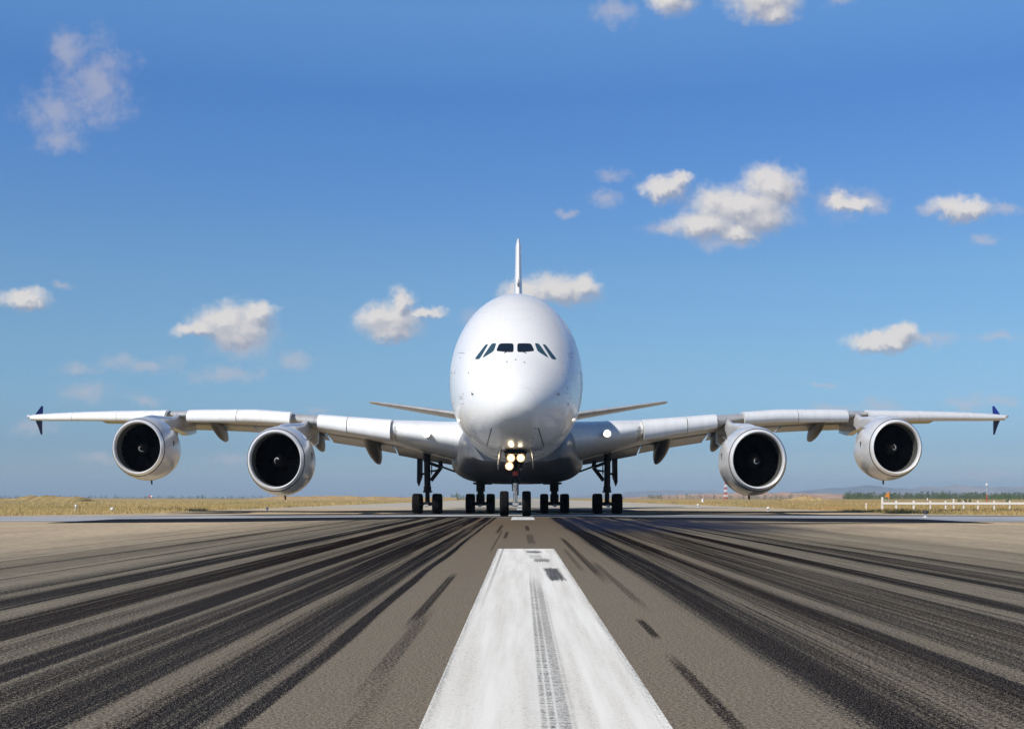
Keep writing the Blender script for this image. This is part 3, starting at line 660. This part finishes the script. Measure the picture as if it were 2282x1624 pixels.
def engine(x, zc, Y, sign, parent, name='engine'):
    cx = XA+sign*x; SZ = 1.09
    out = [(.5,1.84),(1.0,1.93),(1.8,2.01),(2.6,2.03),(3.4,1.95),(4.2,1.80),(4.9,1.60),(5.2,1.50)]
    mb = MB(); o2 = [(.34, 1.797)]+out
    mb.lathe(o2, (cx, Y, zc), n=72, sz=SZ, mi=0)
    mb.lathe([(5.2,1.50),(5.18,1.46),(4.4,1.5),(3.0,1.50)], (cx, Y, zc), n=72, sz=SZ, mi=0)
    nac = mb.build(name, M['cowl'], parent, sharp=50)
    mb = MB(); lip = [(.30,1.752),(.22,1.735),(.12,1.70),(.04,1.65),(0,1.605),(.03,1.565),(.10,1.54),(.22,1.52),(.36,1.515)]
    mb.lathe(lip, (cx, Y, zc), n=72, sz=SZ); mb.build('intake_lip', M['lip'], nac, sharp=60)
    mb = MB(); mb.lathe([(.295,1.748),(.33,1.755),(.345,1.796)], (cx, Y, zc), n=72, sz=SZ); mb.build('lip_seam', M['seam'], nac, sharp=60)
    mb = MB(); mb.lathe([(.36,1.515),(.7,1.50),(1.15,1.50),(1.6,1.50)], (cx, Y, zc), n=72, sz=SZ); mb.build('intake_barrel', M['barrel'], nac, sharp=60)
    mb = MB()
    for k in range(24):
        a = 2*math.pi*k/24; rr = []
        for q in range(7):
            r = .42+q/6*1.06; tw = .25+.55*q/6; a2 = a+.10*math.sin(q/6*3.1); ch = .26+.12*q/6
            rad = Vector((math.cos(a2), 0, math.sin(a2))); tan_ = Vector((-math.sin(a2), 0, math.cos(a2)))
            d = tan_*math.sin(tw+.5)+Vector((0, 1, 0))*math.cos(tw+.5); c = Vector((cx, Y+1.32, zc))+rad*r; c.z = zc+(c.z-zc)*SZ; nn = Vector((0,-1,0))*.012
            rr.append([c-d*ch/2, c+nn, c+d*ch/2, c-nn])
        mb.loft(rr)
    mb.lathe([(1.62, 1.50), (1.62, .0001)], (cx, Y, zc), n=48, sz=SZ)
    mb.build('fan', M['fan'], nac)
    mb = MB(); mb.lathe([(.72,.001),(.74,.05),(.80,.11),(.92,.19),(1.08,.28),(1.22,.36),(1.32,.42),(1.5,.43)], (cx, Y, zc), n=36, sz=SZ); mb.build('spinner', M['spin'], nac, sharp=60)
    mb = MB(); sp = []
    rot = {14.9: .4, 25.7: 1.9}.get(x, 0)+(2. if sign > 0 else 0)
    for k in range(22):
        f = k/21; a = rot+f*3.6; r = .07+.17*f; yy_ = np.interp(r, [0, .05, .11, .19, .28, .36], [.72, .74, .80, .92, 1.08, 1.22])-.015
        sp.append((cx+math.cos(a)*r, Y+yy_, zc+math.sin(a)*r*SZ))
    mb.tube(sp, [.006+.018*math.sin(math.pi*k/21) for k in range(22)], 6); mb.build('spinner_mark', M['mark'], nac)
    mb = MB(); mb.lathe([(4.4,1.05),(5.2,1.02),(6.2,.82),(7.0,.66),(7.0,.60),(6.4,.6)], (cx, Y, zc), n=40, sz=SZ); mb.lathe([(5.8,.42),(6.8,.38),(7.8,.05)], (cx, Y, zc), n=24); mb.build('exhaust', M['barrel'], nac, sharp=50)
    # pylon
    mb = MB(); zt = wz(x, 3)
    pts = [(1.4, zc+1.95*SZ-.05, zc+1.95*SZ+.03, .10), (2.2, zc+1.9*SZ, zc+2.02*SZ+.10, .18), (3.2, zc+1.7*SZ, zc+2.0*SZ+.24, .24), (LE(x)-Y-.2, zc+1.6*SZ, max(zt-.25, zc+2.0*SZ+.3), .26), (LE(x)-Y+1.6, zc+1.5*SZ, zt+.25, .26), (LE(x)-Y+3.2, zc+1.3*SZ, zt, .28), (LE(x)-Y+6, zc+1.6*SZ, zt-.2, .1)]
    pts.sort(); rings = []
    for (a, z0, z1, hw) in pts:
        rings.append([(cx-hw, Y+a, z0), (cx-hw, Y+a, z0+(z1-z0)*.7), (cx-hw*.6, Y+a, z1-(z1-z0)*.06), (cx, Y+a, z1), (cx+hw*.6, Y+a, z1-(z1-z0)*.06), (cx+hw, Y+a, z0+(z1-z0)*.7), (cx+hw, Y+a, z0)])
    mb.loft(rings); mb.build('pylon', M['cowl'], nac, sharp=60)
    mb = MB(); mb.box((cx+.02, Y+3.2, zc-2.02*SZ-.10), (.07, .10, .34)); mb.tube([(cx, Y+3.2, zc-2.0*SZ), (cx, Y+3.22, zc-2.0*SZ-.18)], .05, 8); mb.build('drain_mast', M['gear'], nac, smooth=False)
    mb = MB(); a0 = math.pi-.10 if sign > 0 else .12     # small latch plate facing the fuselage side
    for da, ln in ((0, .14), ):
        c = Vector((cx+math.cos(a0)*1.985, Y+1.75, zc+math.sin(a0)*1.985*SZ)); mb.box(c, (.05, .16, .5))
    mb.build('cowl_latch', M['seam'], nac, smooth=False)
    mb = MB()           # strake on the inboard shoulder
    a1 = R(140) if sign > 0 else R(40); c = Vector((cx+math.cos(a1)*1.95, Y+1.6, zc+math.sin(a1)*1.95*SZ)); d = Vector((math.cos(a1), 0, math.sin(a1)))
    mb.add([c-d*.1, c+Vector((0,1.5,0))-d*.1, c+Vector((0,1.6,0))+d*.32, c+Vector((.015,.6,0))+d*.18, c+Vector((.03,0,0))-d*.1, c+Vector((.03,1.5,0))-d*.1, c+Vector((.03,1.6,0))+d*.32], [(0,1,2,3),(4,3,2,6,5),(0,3,4),(1,5,6,2)]); mb.build('strake', M['cowl'], nac, smooth=False)
    return nac
for sign in (-1, 1):
    mb = MB(); mb.loft([foil(x, LE(x)+dy_, c, zl, zt, t, sign, cm) for (x, dy_, c, zl, zt, t, cm) in WS])
    wing = mb.build('wing', M['wing'], plane, sharp=70)
    for (a, b_) in [(8.48, 11.6), (11.66, 13.85), (16.0, 20.3), (20.36, 24.6), (26.55, 31.0), (31.04, 35.4), (35.44, 39.7)]:
        n = 6; mb = MB(); mb.loft([slat_ring(a+(b_-a)*k/n, sign) for k in range(n+1)]); mb.build('slat', M['slat'], wing, sharp=50)
    mb = MB(); rings = []      # white drooped leading edge beside the fuselage
    for k in range(9):
        x = 3.45+(8.44-3.45)*k/8; c, t_ = wz(x, 2), wz(x, 5); y0 = LE(x)+wz(x, 1); zl, zt = wz(x, 3), wz(x, 4); cm = wz(x, 6); ring = []
        for q in range(-12, 13):
            a = .16*(q/12)**2; h = 5*(.2969*math.sqrt(a)-.126*a-.3516*a*a+.2843*a**3)*t_; zc = zl+(zt-zl)*a**1.5+cm*4*a*(1-a); e = .02
            ring.append((XA+sign*x, y0+a*c-e*2, zc+math.copysign(h+e, q)))
        rings.append(ring)
    mb.loft(rings, closed=False); mb.build('drooped_leading_edge', M['slat'], wing, sharp=60)
    # flaps hang below the trailing edge
    for (a, b_, fc_, dr) in [(4.6, 9.4, .20, .62), (9.6, 14.6, .24, .50), (14.9, 20.5, .25, .38), (20.7, 27.6, .26, .30)]:
        mb = MB(); rings = []
        for k in range(7):
            x = a+(b_-a)*k/6; c = wz(x, 2); yle = LE(x)+wz(x, 1)+c*.80; zt = wz(x, 3)+(wz(x, 4)-wz(x, 3))*.8-.12
            rings.append(foil(x, yle, c*fc_+.9, zt, zt-dr-.10, .34, sign, .05))
        mb.loft(rings); mb.build('flap', M['wing'], wing, sharp=60)
    for (a, b_) in [(27.9, 31.2), (31.3, 34.3)]:
        mb = MB(); rings = []
        for k in range(4):
            x = a+(b_-a)*k/3; c = wz(x, 2); rings.append(foil(x, LE(x)+wz(x, 1)+c*.74, c*.30, wz(x, 4)+.0, wz(x, 4)-.22, .2, sign))
        mb.loft(rings); mb.build('aileron', M['wing'], wing, sharp=60)
    # canoe-shaped flap track fairings, drooped with the flaps
    for (x, zbot, wd) in [(11.0, 3.22, .62), (15.45, 4.25, .52), (23.7, 5.18, .46), (28.2, 5.62, .44)]:
        c = wz(x, 2); y0 = LE(x)+wz(x, 1)+c*.42; y1 = LE(x)+wz(x, 1)+c*1.10+.9; zw = wz(x, 4)-.05; mb = MB(); rings = []
        for k in range(15):
            f = k/14; r = math.sin(math.pi*min(max(f, .02), .985))**.55; Y = y0+(y1-y0)*f
            zm = (zw+.1)+(zbot+.45-zw-.1)*max(0, (f-.15)/.85)**1.15
            hh = (.5+.35*f)*r
            rings.append([(XA+sign*x+math.cos(2*math.pi*q/18)*wd*r*(1-.25*f), Y, zm+math.sin(2*math.pi*q/18)*hh) for q in range(18)])
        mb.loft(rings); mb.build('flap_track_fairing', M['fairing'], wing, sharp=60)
    # wing-tip fence
    mb = MB(); x = 39.75; y0 = LE(x)+.9
    def fr(z, ya, yb, xo, th=.045): return [(XA+sign*(x+xo)-th, ya+(yb-ya)*.3, z), (XA+sign*(x+xo), ya, z), (XA+sign*(x+xo)+th, ya+(yb-ya)*.3, z), (XA+sign*(x+xo), yb, z)]
    mb.loft([fr(6.10, y0+1.55, y0+1.9, .05, .02), fr(6.7, y0+.95, y0+1.85, .03), fr(7.3, y0+.2, y0+1.75, 0), fr(7.65, y0+.2, y0+1.8, 0), fr(8.1, y0+1.0, y0+2.0, .03), fr(8.5, y0+1.7, y0+2.1, .06, .02)])
    mb.build('wingtip_fence', M['blue'], wing, sharp=60)
    mb = MB(); mb.tube([(XA+sign*39.7, LE(39.7)+.3, 7.4), (XA+sign*40.1, LE(39.7)+.7, 7.5), (XA+sign*40.25, LE(39.7)+1.6, 7.52), (XA+sign*40.1, LE(39.7)+3.2, 7.45)], [.05, .14, .16, .03], 10); mb.build('navigation_light', M['lip'], wing)
    # landing light in the wing root
    xl = -6.1 if sign < 0 else 5.62; Y = LE(abs(xl-XA))-.10; zl = H+142*Y/F
    mb = MB(); mb.lathe([(0, .001), (0, .09), (.02, .12)], (xl, Y-.55, zl), n=24); mb.build('landing_light', M['wlamp'], wing)
    mb = MB(); mb.lathe([(.02, .12), (-.02, .22)], (xl, Y-.55, zl), n=24); mb.build('lamp_halo_ring', M['halo'], wing)  # glow of the landing light painted as a ring
    mb = MB(); mb.lathe([(-.57, .245), (-.50, .255), (.3, .2)], (xl, Y, zl), n=24); mb.build('light_housing', M['lip'], wing)
    engine(25.7, 4.23, 82.0, sign, plane); engine(14.9, 3.16, 74.7, sign, plane)

# tail
mb = MB(); rings = []
FN = [(9.5, 112.0, 15.0, .75), (12.3, 113.2, 13.6, .64), (16, 117.0, 10.9, .54), (20, 120.6, 8.7, .45), (24, 124.0, 6.6, .36), (27.2, 126.2, 5.3, .30), (28.0, 127.2, 4.2, .16)]
for (z, y, c, hw) in FN:
    xs, yt = naca(1., 14); up = [(XA+h*hw*2, y+a*c, z) for a, h in zip(xs, yt)]; lo = [(XA-h*hw*2, y+a*c, z) for a, h in zip(xs, yt)]; rings.append(up+lo[::-1][1:-1])
mb.loft(rings); fin = mb.build('tail_fin', M['white'], plane, sharp=60)
mb = MB(); mb.tube([(XA, 122.6, 21.9), (XA, 122.2, 22.4), (XA, 122.9, 22.9)], [.05, .12, .05], 8); mb.build('antenna', M['greymark'], fin)
for sign in (-1, 1):
    mb = MB(); rings = []
    for (x, y, c, z, t) in [(1.0, 113.5, 9.6, 7.85, 1.0), (6, 117.2, 7.1, 8.95, .72), (11, 120.4, 4.9, 9.85, .46), (14.6, 122.7, 3.4, 10.5, .28), (15.25, 123.6, 2.3, 10.62, .1)]:
        rings.append(foil(x, y, c, z, z-.05, t, sign))
    mb.loft(rings); mb.build('tailplane', M['wing'], plane, sharp=60)

# ------------------------------------------------------------------ landing gear
def wheel(cx, cy, gz, r, w, parent):
    cz = gz+r-.012; hw = w/2; mb = MB()
    prof = [(-hw*.55, r*.50), (-hw*.80, r*.60), (-hw*.98, r*.76), (-hw*.97, r*.88), (-hw*.82, r*.96), (-hw*.6, r*.99), (-hw*.34, r), (-hw*.32, r*.985), (-hw*.28, r*.985), (-hw*.26, r), (-hw*.03, r), (-.01, r*.985), (.01, r*.985), (hw*.03, r), (hw*.26, r), (hw*.28, r*.985), (hw*.32, r*.985), (hw*.34, r), (hw*.6, r*.99), (hw*.82, r*.96), (hw*.97, r*.88), (hw*.98, r*.76), (hw*.80, r*.60), (hw*.55, r*.50)]
    mb.lathe(prof, (cx, cy, cz), axis='X', n=40)
    mb.lathe([(-hw*.55, r*.50), (-hw*.45, r*.46), (-hw*.3, r*.30), (-hw*.5, r*.2), (-hw*.55, .001)], (cx, cy, cz), axis='X', n=28, mi=1)
    mb.lathe([(hw*.55, r*.50), (hw*.45, r*.46), (hw*.3, r*.30), (hw*.5, r*.2), (hw*.55, .001)], (cx, cy, cz), axis='X', n=28, mi=1)
    return mb.build('wheel', [M['tyre'], M['hub']], parent, sharp=50)
# nose gear
gx, gy = -.255, 60.0; g0 = zg(gy); az = g0+.62
mb = MB(); mb.tube([(gx, gy-.15, 3.4), (gx, gy-.03, 1.7)], .15, 18); mb.tube([(gx, gy-.03, 1.75), (gx, gy-.03, 1.55)], .19, 18)
mb.tube([(gx, gy+.3, 1.9), (gx, gy+2.6, 3.2)], .09, 10)
for q in (-1, 1): mb.tube([(gx+q*.16, gy-.1, 1.95), (gx+q*.55, gy+.2, 3.2)], .045, 8); mb.tube([(gx+q*.2, gy-.2, 1.5), (gx+q*.2, gy-.2, 2.4)], .05, 8); mb.box((gx+q*.26, gy-.2, 2.5), (.12, .2, .3))
mb.box((gx, gy-.2, 2.55), (.62, .10, .10)); mb.box((gx+.03, gy-.2, 2.75), (.62, .08, .08))
mb.tube([(gx+.13, gy-.2, 1.55), (gx+.13, gy-.2, .95)], .035, 8); mb.tube([(gx-.15, gy-.18, 1.5), (gx-.13, gy-.18, 1.15)], .03, 8)
ng = mb.build('nose_gear', M['gear'], plane)
mb = MB(); mb.tube([(gx, gy-.03, 1.56), (gx, gy-.02, az-.02)], .10, 18); mb.build('piston', M['chrome'], ng)
mb = MB(); mb.tube([(gx-.56, gy, az), (gx+.56, gy, az)], .085, 14); mb.box((gx, gy-.12, az-.02), (.34, .3, .16)); mb.tube([(gx-.12, gy-.25, az-.08), (gx+.12, gy-.25, az-.08)], .06, 10); mb.box((gx, gy-.12, az+.2), (.16, .18, .3)); mb.build('axle', M['silver'], ng)
mb = MB()
for q in (-1, 1): mb.box((gx+q*.07, gy-.34, 1.25), (.03, .06, .42)); mb.box((gx+q*.05, gy-.30, .86), (.03, .06, .42))
mb.build('torque_link', M['silver'], ng, smooth=False)
mb = MB(); mb.lathe([(-.1,.16),(-.1,.215),(.1,.215),(.1,.16)], (gx, gy-.06, 2.02), axis='Z', n=20); mb.build('steering_collar', M['red'], ng, smooth=False)
for (lx, lz) in [(-.47, 2.78), (.01, 2.78), (-.55, 2.38)]:
    mb = MB(); mb.lathe([(-.04, .205), (-.02, .21), (.14, .10), (.2, .02)], (lx, 59.5, lz), n=20); mb.build('lamp_housing', M['silver'], ng)
    mb = MB(); mb.lathe([(0, .001), (.0, .06), (.006, .105)], (lx, 59.47, lz), n=20); mb.build('taxi_light', M['lamp'], ng)
    mb = MB(); mb.lathe([(.006, .105), (-.03, .205)], (lx, 59.47, lz), n=20); mb.build('lamp_halo_ring', M['halo'], ng)  # taxi light's halo, put in as a glowing ring
mb = MB(); mb.lathe([(-.02, .05), (0, .055), (.1, .02)], (.02, 59.5, 2.22), n=14); mb.build('lamp_housing', M['lip'], ng)
for q in (-1, 1): wheel(gx+q*.55, gy, g0, .63, .45, ng)
for (x, q) in ((-.98, -1), (.50, 1)):
    mb = MB(); mb.loft([[(x-.02, 57.3, 3.25), (x+.02, 57.3, 3.25), (x+.02+q*.12, 57.4, 2.55), (x-.02+q*.12, 57.4, 2.55)], [(x-.02, 61, 3.1), (x+.02, 61, 3.1), (x+.02+q*.15, 61, 2.25), (x-.02+q*.15, 61, 2.25)]]); mb.build('nose_gear_door', M['belly'], fus, smooth=False)
mb = MB(); mb.box((gx, 60.3, 3.02), (1.0, 2.6, .12)); mb.build('nose_bay_shade_slab', M['dark'], fus, smooth=False)  # solid slab, the bay's inner shade put into its colour
def pt(X, Y, D, ox=1000, oy=1120, sc=9.022): u, v = px2(X, Y, ox, oy, sc); return P3(u, v, D)
# wing gear : four wheels each side
for sign in (-1, 1):
    mb = MB()
    def q_(X, Y, D=86.0, dy_=0.): p = pt(X, Y, D); x = XA+sign*abs(p.x-XA); return Vector((x, D+dy_, p.z))
    top = q_(600, -60); bot = q_(620, 1230)
    mb.tube([top, q_(610, 300)], .26, 16); mb.tube([q_(612, 300), q_(620, 880)], .225, 16); mb.tube([q_(620, 860), q_(620, 960)], .27, 16); mb.tube([q_(620, 950), bot], .16, 16)
    mb.box(q_(625, 980, 86, -.1), (.62, .3, .12))
    mb.tube([q_(700, 730), q_(930, 430)], .14, 12); mb.tube([q_(930, 430), q_(900, 290)], .15, 12); mb.tube([q_(660, 330), q_(930, 430)], .12, 10); mb.tube([q_(950, 420), q_(1245, 530)], .07, 10)
    mb.tube([q_(690, 520), q_(850, 500)], .07, 8); mb.tube([q_(715, 380), q_(715, 600)], .04, 8); mb.tube([q_(620, 560), q_(420, 600)], .08, 8); mb.tube([q_(640, 1000, 85.6), q_(640, 1220, 85.6)], .10, 8)
    mb.tube([q_(560, 100), q_(480, -20)], .12, 8)
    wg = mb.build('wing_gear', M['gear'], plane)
    mb = MB(); a, b_, c, d, e = q_(385, 230), q_(475, 230), q_(470, 640), q_(418, 860), q_(380, 760)
    off = Vector((0, 1.6, 0)); mb.add([a, b_, c, d, e, a+off, b_+off, c+off, d+off*.4, e+off], [(0,1,2,3,4), (9,8,7,6,5), (0,5,6,1), (1,6,7,2), (2,7,8,3), (3,8,9,4), (4,9,5,0)]); mb.build('gear_door', M['gear'], wg, smooth=False)
    cxw = bot.x; g = zg(86)
    mb = MB(); mb.box((cxw, 86, g+.70), (.26, 2.3, .30)); 
    for dy_ in (-.85, .85): mb.tube([(cxw-.55, 86+dy_, g+.70), (cxw+.55, 86+dy_, g+.70)], .12, 12)
    mb.build('bogie_beam', M['gear'], wg)
    mb = MB(); mb.box((cxw, 84.75, g+.52), (.22, .12, .12)); mb.tube([(cxw-.16, 84.75, g+.60), (cxw+.16, 84.75, g+.60)], .05, 8); mb.build('jacking_pad', M['silver'], wg)
    for dy_ in (-.85, .85):
        for q in (-1, 1): wheel(cxw+q*.70, 86+dy_, g, .72, .58, wg)
# body gear : six wheels each side
for sign in (-1, 1):
    cx = XA+sign*2.75; g = zg(91); mb = MB()
    mb.tube([(cx, 90.6, 2.4), (cx, 90.6, 1.3)], .33, 16); mb.tube([(cx, 90.6, 1.35), (cx, 90.6, g+.75)], .24, 16); mb.tube([(cx, 91, 1.5), (cx, 93.5, 2.3)], .14, 10)
    mb.box((cx, 90.2, g+1.05), (.62, .5, .7))
    bg_ = mb.build('body_gear', M['gear'], plane)
    mb = MB(); mb.box((cx, 90.6, g+.70), (.30, 4.0, .32))
    for dy_ in (-1.7, 0, 1.7): mb.tube([(cx-.6, 90.6+dy_, g+.70), (cx+.6, 90.6+dy_, g+.70)], .13, 12)
    mb.build('bogie_beam', M['gear'], bg_)
    mb = MB(); mb.box((cx, 88.6, g+.52), (.22, .12, .12)); mb.tube([(cx-.16, 88.6, g+.60), (cx+.16, 88.6, g+.60)], .05, 8); mb.build('jacking_pad', M['silver'], bg_)
    for dy_ in (-1.7, 0, 1.7):
        for q in (-1, 1): wheel(cx+q*.76, 90.6+dy_, g, .72, .56, bg_)

# ------------------------------------------------------------------ airfield furniture
# white rail fence
fy = 112.0; x0 = ux(1965, fy); zf = zg(fy)
fence = empty('rail_fence', (x0, fy, zf)); tag(fence, 'low white rail fence standing in the dry grass at the right edge', 'fence')
for k, u in enumerate([1966, 1997, 2036, 2073, 2107, 2125, 2147, 2179, 2215, 2250, 2286, 2322, 2358]):
    h = 1.20 if k == 0 else (1.15 if k == 5 else .98); w = .16 if k in (0, 1, 2) else .10
    if k: h -= .12
    mb = MB(); mb.box((ux(u, fy), fy, zf+h/2-.1), (w, .12, h+.2)); mb.build('post', M['fwhite'], fence, smooth=False)
mb = MB(); mb.box(((x0+ux(2360, fy))/2, fy-.09, zf+.62), (ux(2360, fy)-x0, .05, .19)); mb.build('rail', M['fwhite'], fence, smooth=False)
def thing(name, u, y, label, cat, group=None, z=None):
    e = empty(name, (ux(u, y), y, zg(y) if z is None else z)); tag(e, label, cat, group); return e
# floodlight mast
y = 210; e = thing('lamp_mast', 2199, y, 'thin mast with a white round lamp head and red lower half beyond the white fence', 'lamp mast'); x = ux(2199, y); z = zg(y)
zt_ = H+(V0-1079)*y/F
mb = MB(); mb.tube([(x, y, z), (x, y, z+1.7)], [.10, .09], 10); mb.build('red_base', M['red'], e)
mb = MB(); mb.tube([(x, y, z+1.7), (x, y, zt_)], [.055, .04], 10); mb.build('pole', M['pole'], e)
mb = MB(); mb.lathe([(-.12, .02), (-.1, .16), (0, .2), (.12, .16), (.2, .02)], (x, y, zt_), axis='Y', n=20); mb.box((x, y+.1, zt_-.22), (.3, .12, .06)); mb.build('lamp_head', M['fwhite'], e)
# yellow machine-like board
y = 260; e = thing('sign_board', 1976, y, 'small orange-yellow board on two legs in the field behind the outer right engine', 'sign'); x = ux(1976, y); z = zg(y); s_ = y/F
mb = MB(); zc = H+(V0-1104)*s_
mb.add([(x-4*s_, y, zc-3*s_), (x-4*s_, y, zc-1*s_), (x+3*s_, y, zc+8*s_), (x+6*s_, y, zc+8*s_), (x+6*s_, y, zc-6*s_), (x+3*s_, y, zc-6*s_), (x+3*s_, y, zc-3*s_)], [tuple(range(7))])
vs = list(mb.v); mb.v = []; mb.f = []; mb.mi = []; mb.loft([vs, [(a, b+.12, c) for a, b, c in vs]]); mb.build('panel', M['orange'], e, smooth=False)
mb = MB(); mb.tube([(x-.2, y+.06, z), (x-.2, y+.06, zc-.2)], .03, 6); mb.build('leg', M['pole'], e); mb = MB(); mb.tube([(x+.42, y+.06, z), (x+.42, y+.06, zc-.4)], .03, 6); mb.build('leg', M['pole'], e)
# red and white tower
y = 900; e = thing('lattice_tower', 1617, y, 'red and white banded lattice tower far behind the inner right engine', 'tower'); x = ux(1617, y); z = zg(y); zt_ = H+(V0-1074)*y/F
NB = 7
for k in range(NB):
    a, b_ = z+(zt_-z)*k/NB, z+(zt_-z)*(k+1)/NB; wa, wb = 1.25-.75*k/NB, 1.25-.75*(k+1)/NB; mb = MB()
    for qx in (-1, 1):
        for qy in (-1, 1): mb.tube([(x+qx*wa, y+qy*wa, a), (x+qx*wb, y+qy*wb, b_)], .16, 6)
    for qy in (-1, 1): mb.tube([(x-wa, y+qy*wa, a), (x+wb, y+qy*wb, b_)], .11, 5); mb.tube([(x+wa, y+qy*wa, a), (x-wb, y+qy*wb, b_)], .11, 5)
    mb.build('lattice_section', M['red'] if k % 2 == 0 else M['fwhite'], e)
mb = MB(); mb.lathe([(0, .1), (.3, 1.0), (1.6, 1.0), (2.0, .1)], (x, y, zt_), axis='Z', n=14); mb.build('tower_cabin', M['red'], e)
# windsock-like red and white marker on the left
y = 330; e = thing('windsock', 334, y, 'small red and white windsock on a pole in the left field', 'windsock'); x = ux(334, y); z = zg(y); zc = H+(V0-1106.5)*y/F
mb = MB(); mb.tube([(x-.25, y, z), (x-.25, y, zc+.55)], .05, 8); mb.build('pole', M['pole'], e)
mb = MB(); mb.lathe([(0, .36), (.45, .30), (.455, .27), (0, .33)], (x-.2, y, zc), axis='X', n=14, mi=0); mb.lathe([(.45, .30), (.9, .22)], (x-.2, y, zc), axis='X', n=14, mi=1); mb.build('sock', [M['red'], M['fwhite']], e)
# marker posts
M['postpaint'] = mat('weathered_white_post', (.62,.58,.42), rough=.8, fn=varied((.7,.66,.5),(.35,.3,.2),6,3))
def post(u, v0, v1, y, w, label, lean=0., m='postpaint', group='marker posts in the grass'):
    e = thing('marker_post', u, y, label, 'marker post', group); x = ux(u, y); z = zg(y)-.05; zt = H+(V0-v0)*y/F; zb = z; mb = MB()
    mb.tube([(x, y, zb), (x+lean, y, zt-.12)], w, 10); mb.build('shaft', M[m], e)
    mb = MB(); mb.tube([(x+lean*.95, y, zt-.14), (x+lean*1.05, y, zt)], w*1.35, 10); mb.build('cap', M['fwhite'], e)
post(166, 1124, 1142, 80, .075, 'leaning weathered cream post in the tall grass on the left', .12)
post(1930.5, 1121, 1133, 118, .06, 'thin white post standing left of the white rail fence', 0, 'fwhite')
post(1566, 1111, 1119, 300, .30, 'stubby white marker low in the field right of the landing gear', 0, 'fwhite')
post(2104-37, 1109, 1112, 520, .22, 'tiny white marker far in the field above the white fence', 0, 'fwhite')
# runway edge lights
def edge_light(u, v, h, m, label):
    # ground point under the photographed lamp
    y = 70.
    for _ in range(30): y = (H-zg(y))*F/(v-V0)
    e = thing('runway_edge_light', u, y, label, 'edge light', 'runway edge lights'); x = ux(u, y); z = zg(y)
    mb = MB(); mb.lathe([(0, .16), (.04, .15), (.05, .05), (h*.5, .045), (h*.52, .1)], (x, y, z), axis='Z', n=14); mb.build('stem', M['pole'], e)
    mb = MB(); mb.lathe([(h*.52, .1), (h*.62, .14), (h*.9, .13), (h, .05), (h+.01, .001)], (x, y, z), axis='Z', n=14); mb.build('lamp_cap', M[m], e)
edge_light(250, 1143.5, .42, 'fwhite', 'white edge light at the near end of the left runway edge')
edge_light(595.6, 1139, .36, 'fwhite', 'white edge light on the left runway edge between the two left engines')
edge_light(1712, 1138.5, .36, 'fwhite', 'white edge light on the pavement below the inner right engine')
edge_light(1555.7, 1130, .40, 'fwhite', 'white edge light just right of the right landing gear')
edge_light(2062.6, 1152.5, .30, 'seam', 'dark edge light on the pavement in front of the white fence')
# bushes in the right field
for k, (u, v, w) in enumerate([(2246*.8914/.8914-0, 1112, 5), (2412*.8914, 1116, 4), (2425*.8914, 1115, 3), (2150, 1113, 5), (2138, 1114, 4)]):
    y = 230+k*25; r = np.random.default_rng(50+k); V = []; Fc = []; x = ux(u, y); z = zg(y)
    for q in range(260):
        a = r.uniform(0, 6.28); rr = r.random()**.5*w*y/F; c = np.array([x+math.cos(a)*rr, y+math.sin(a)*rr, z+r.random()**1.3*(.9-.4*rr)]); b = len(V)
        for _ in range(3): V.append(tuple(c+r.uniform(-.11, .11, 3)))
        Fc.append((b, b+1, b+2))
    mb = MB(); mb.add(V, Fc); o = mb.build('low_bush', M['leaf'], smooth=False, loc=(x, y, z))
    tag(o, ['dark low bush at the far right of the field, first from the picture edge', 'dark low bush left of the lamp mast', 'dark low bush close to the lamp mast base', 'dark low bush above the middle of the white fence', 'dark low bush left of the one above the middle of the fence'][k], 'bush', 'low bushes in the right field')

# ------------------------------------------------------------------ haze
HZ = bpy.data.materials.new('haze'); HZ.use_nodes = True; ht = NT(HZ.node_tree); ht.n.clear()
pv = ht.new('ShaderNodeVolumePrincipled'); pv.inputs['Color'].default_value = (.55, .76, .97, 1); pv.inputs['Density'].default_value = 1.0e-4; pv.inputs['Anisotropy'].default_value = 0.0
ho = ht.new('ShaderNodeOutputMaterial'); ht.l.new(pv.outputs[0], ho.inputs['Volume'])
mb = MB(); mb.box((0, 6200, 80), (18400, 12700, 170)); o = mb.build('haze', HZ, smooth=False); tag(o, kind='stuff', label='thin pale blue haze over the airfield')
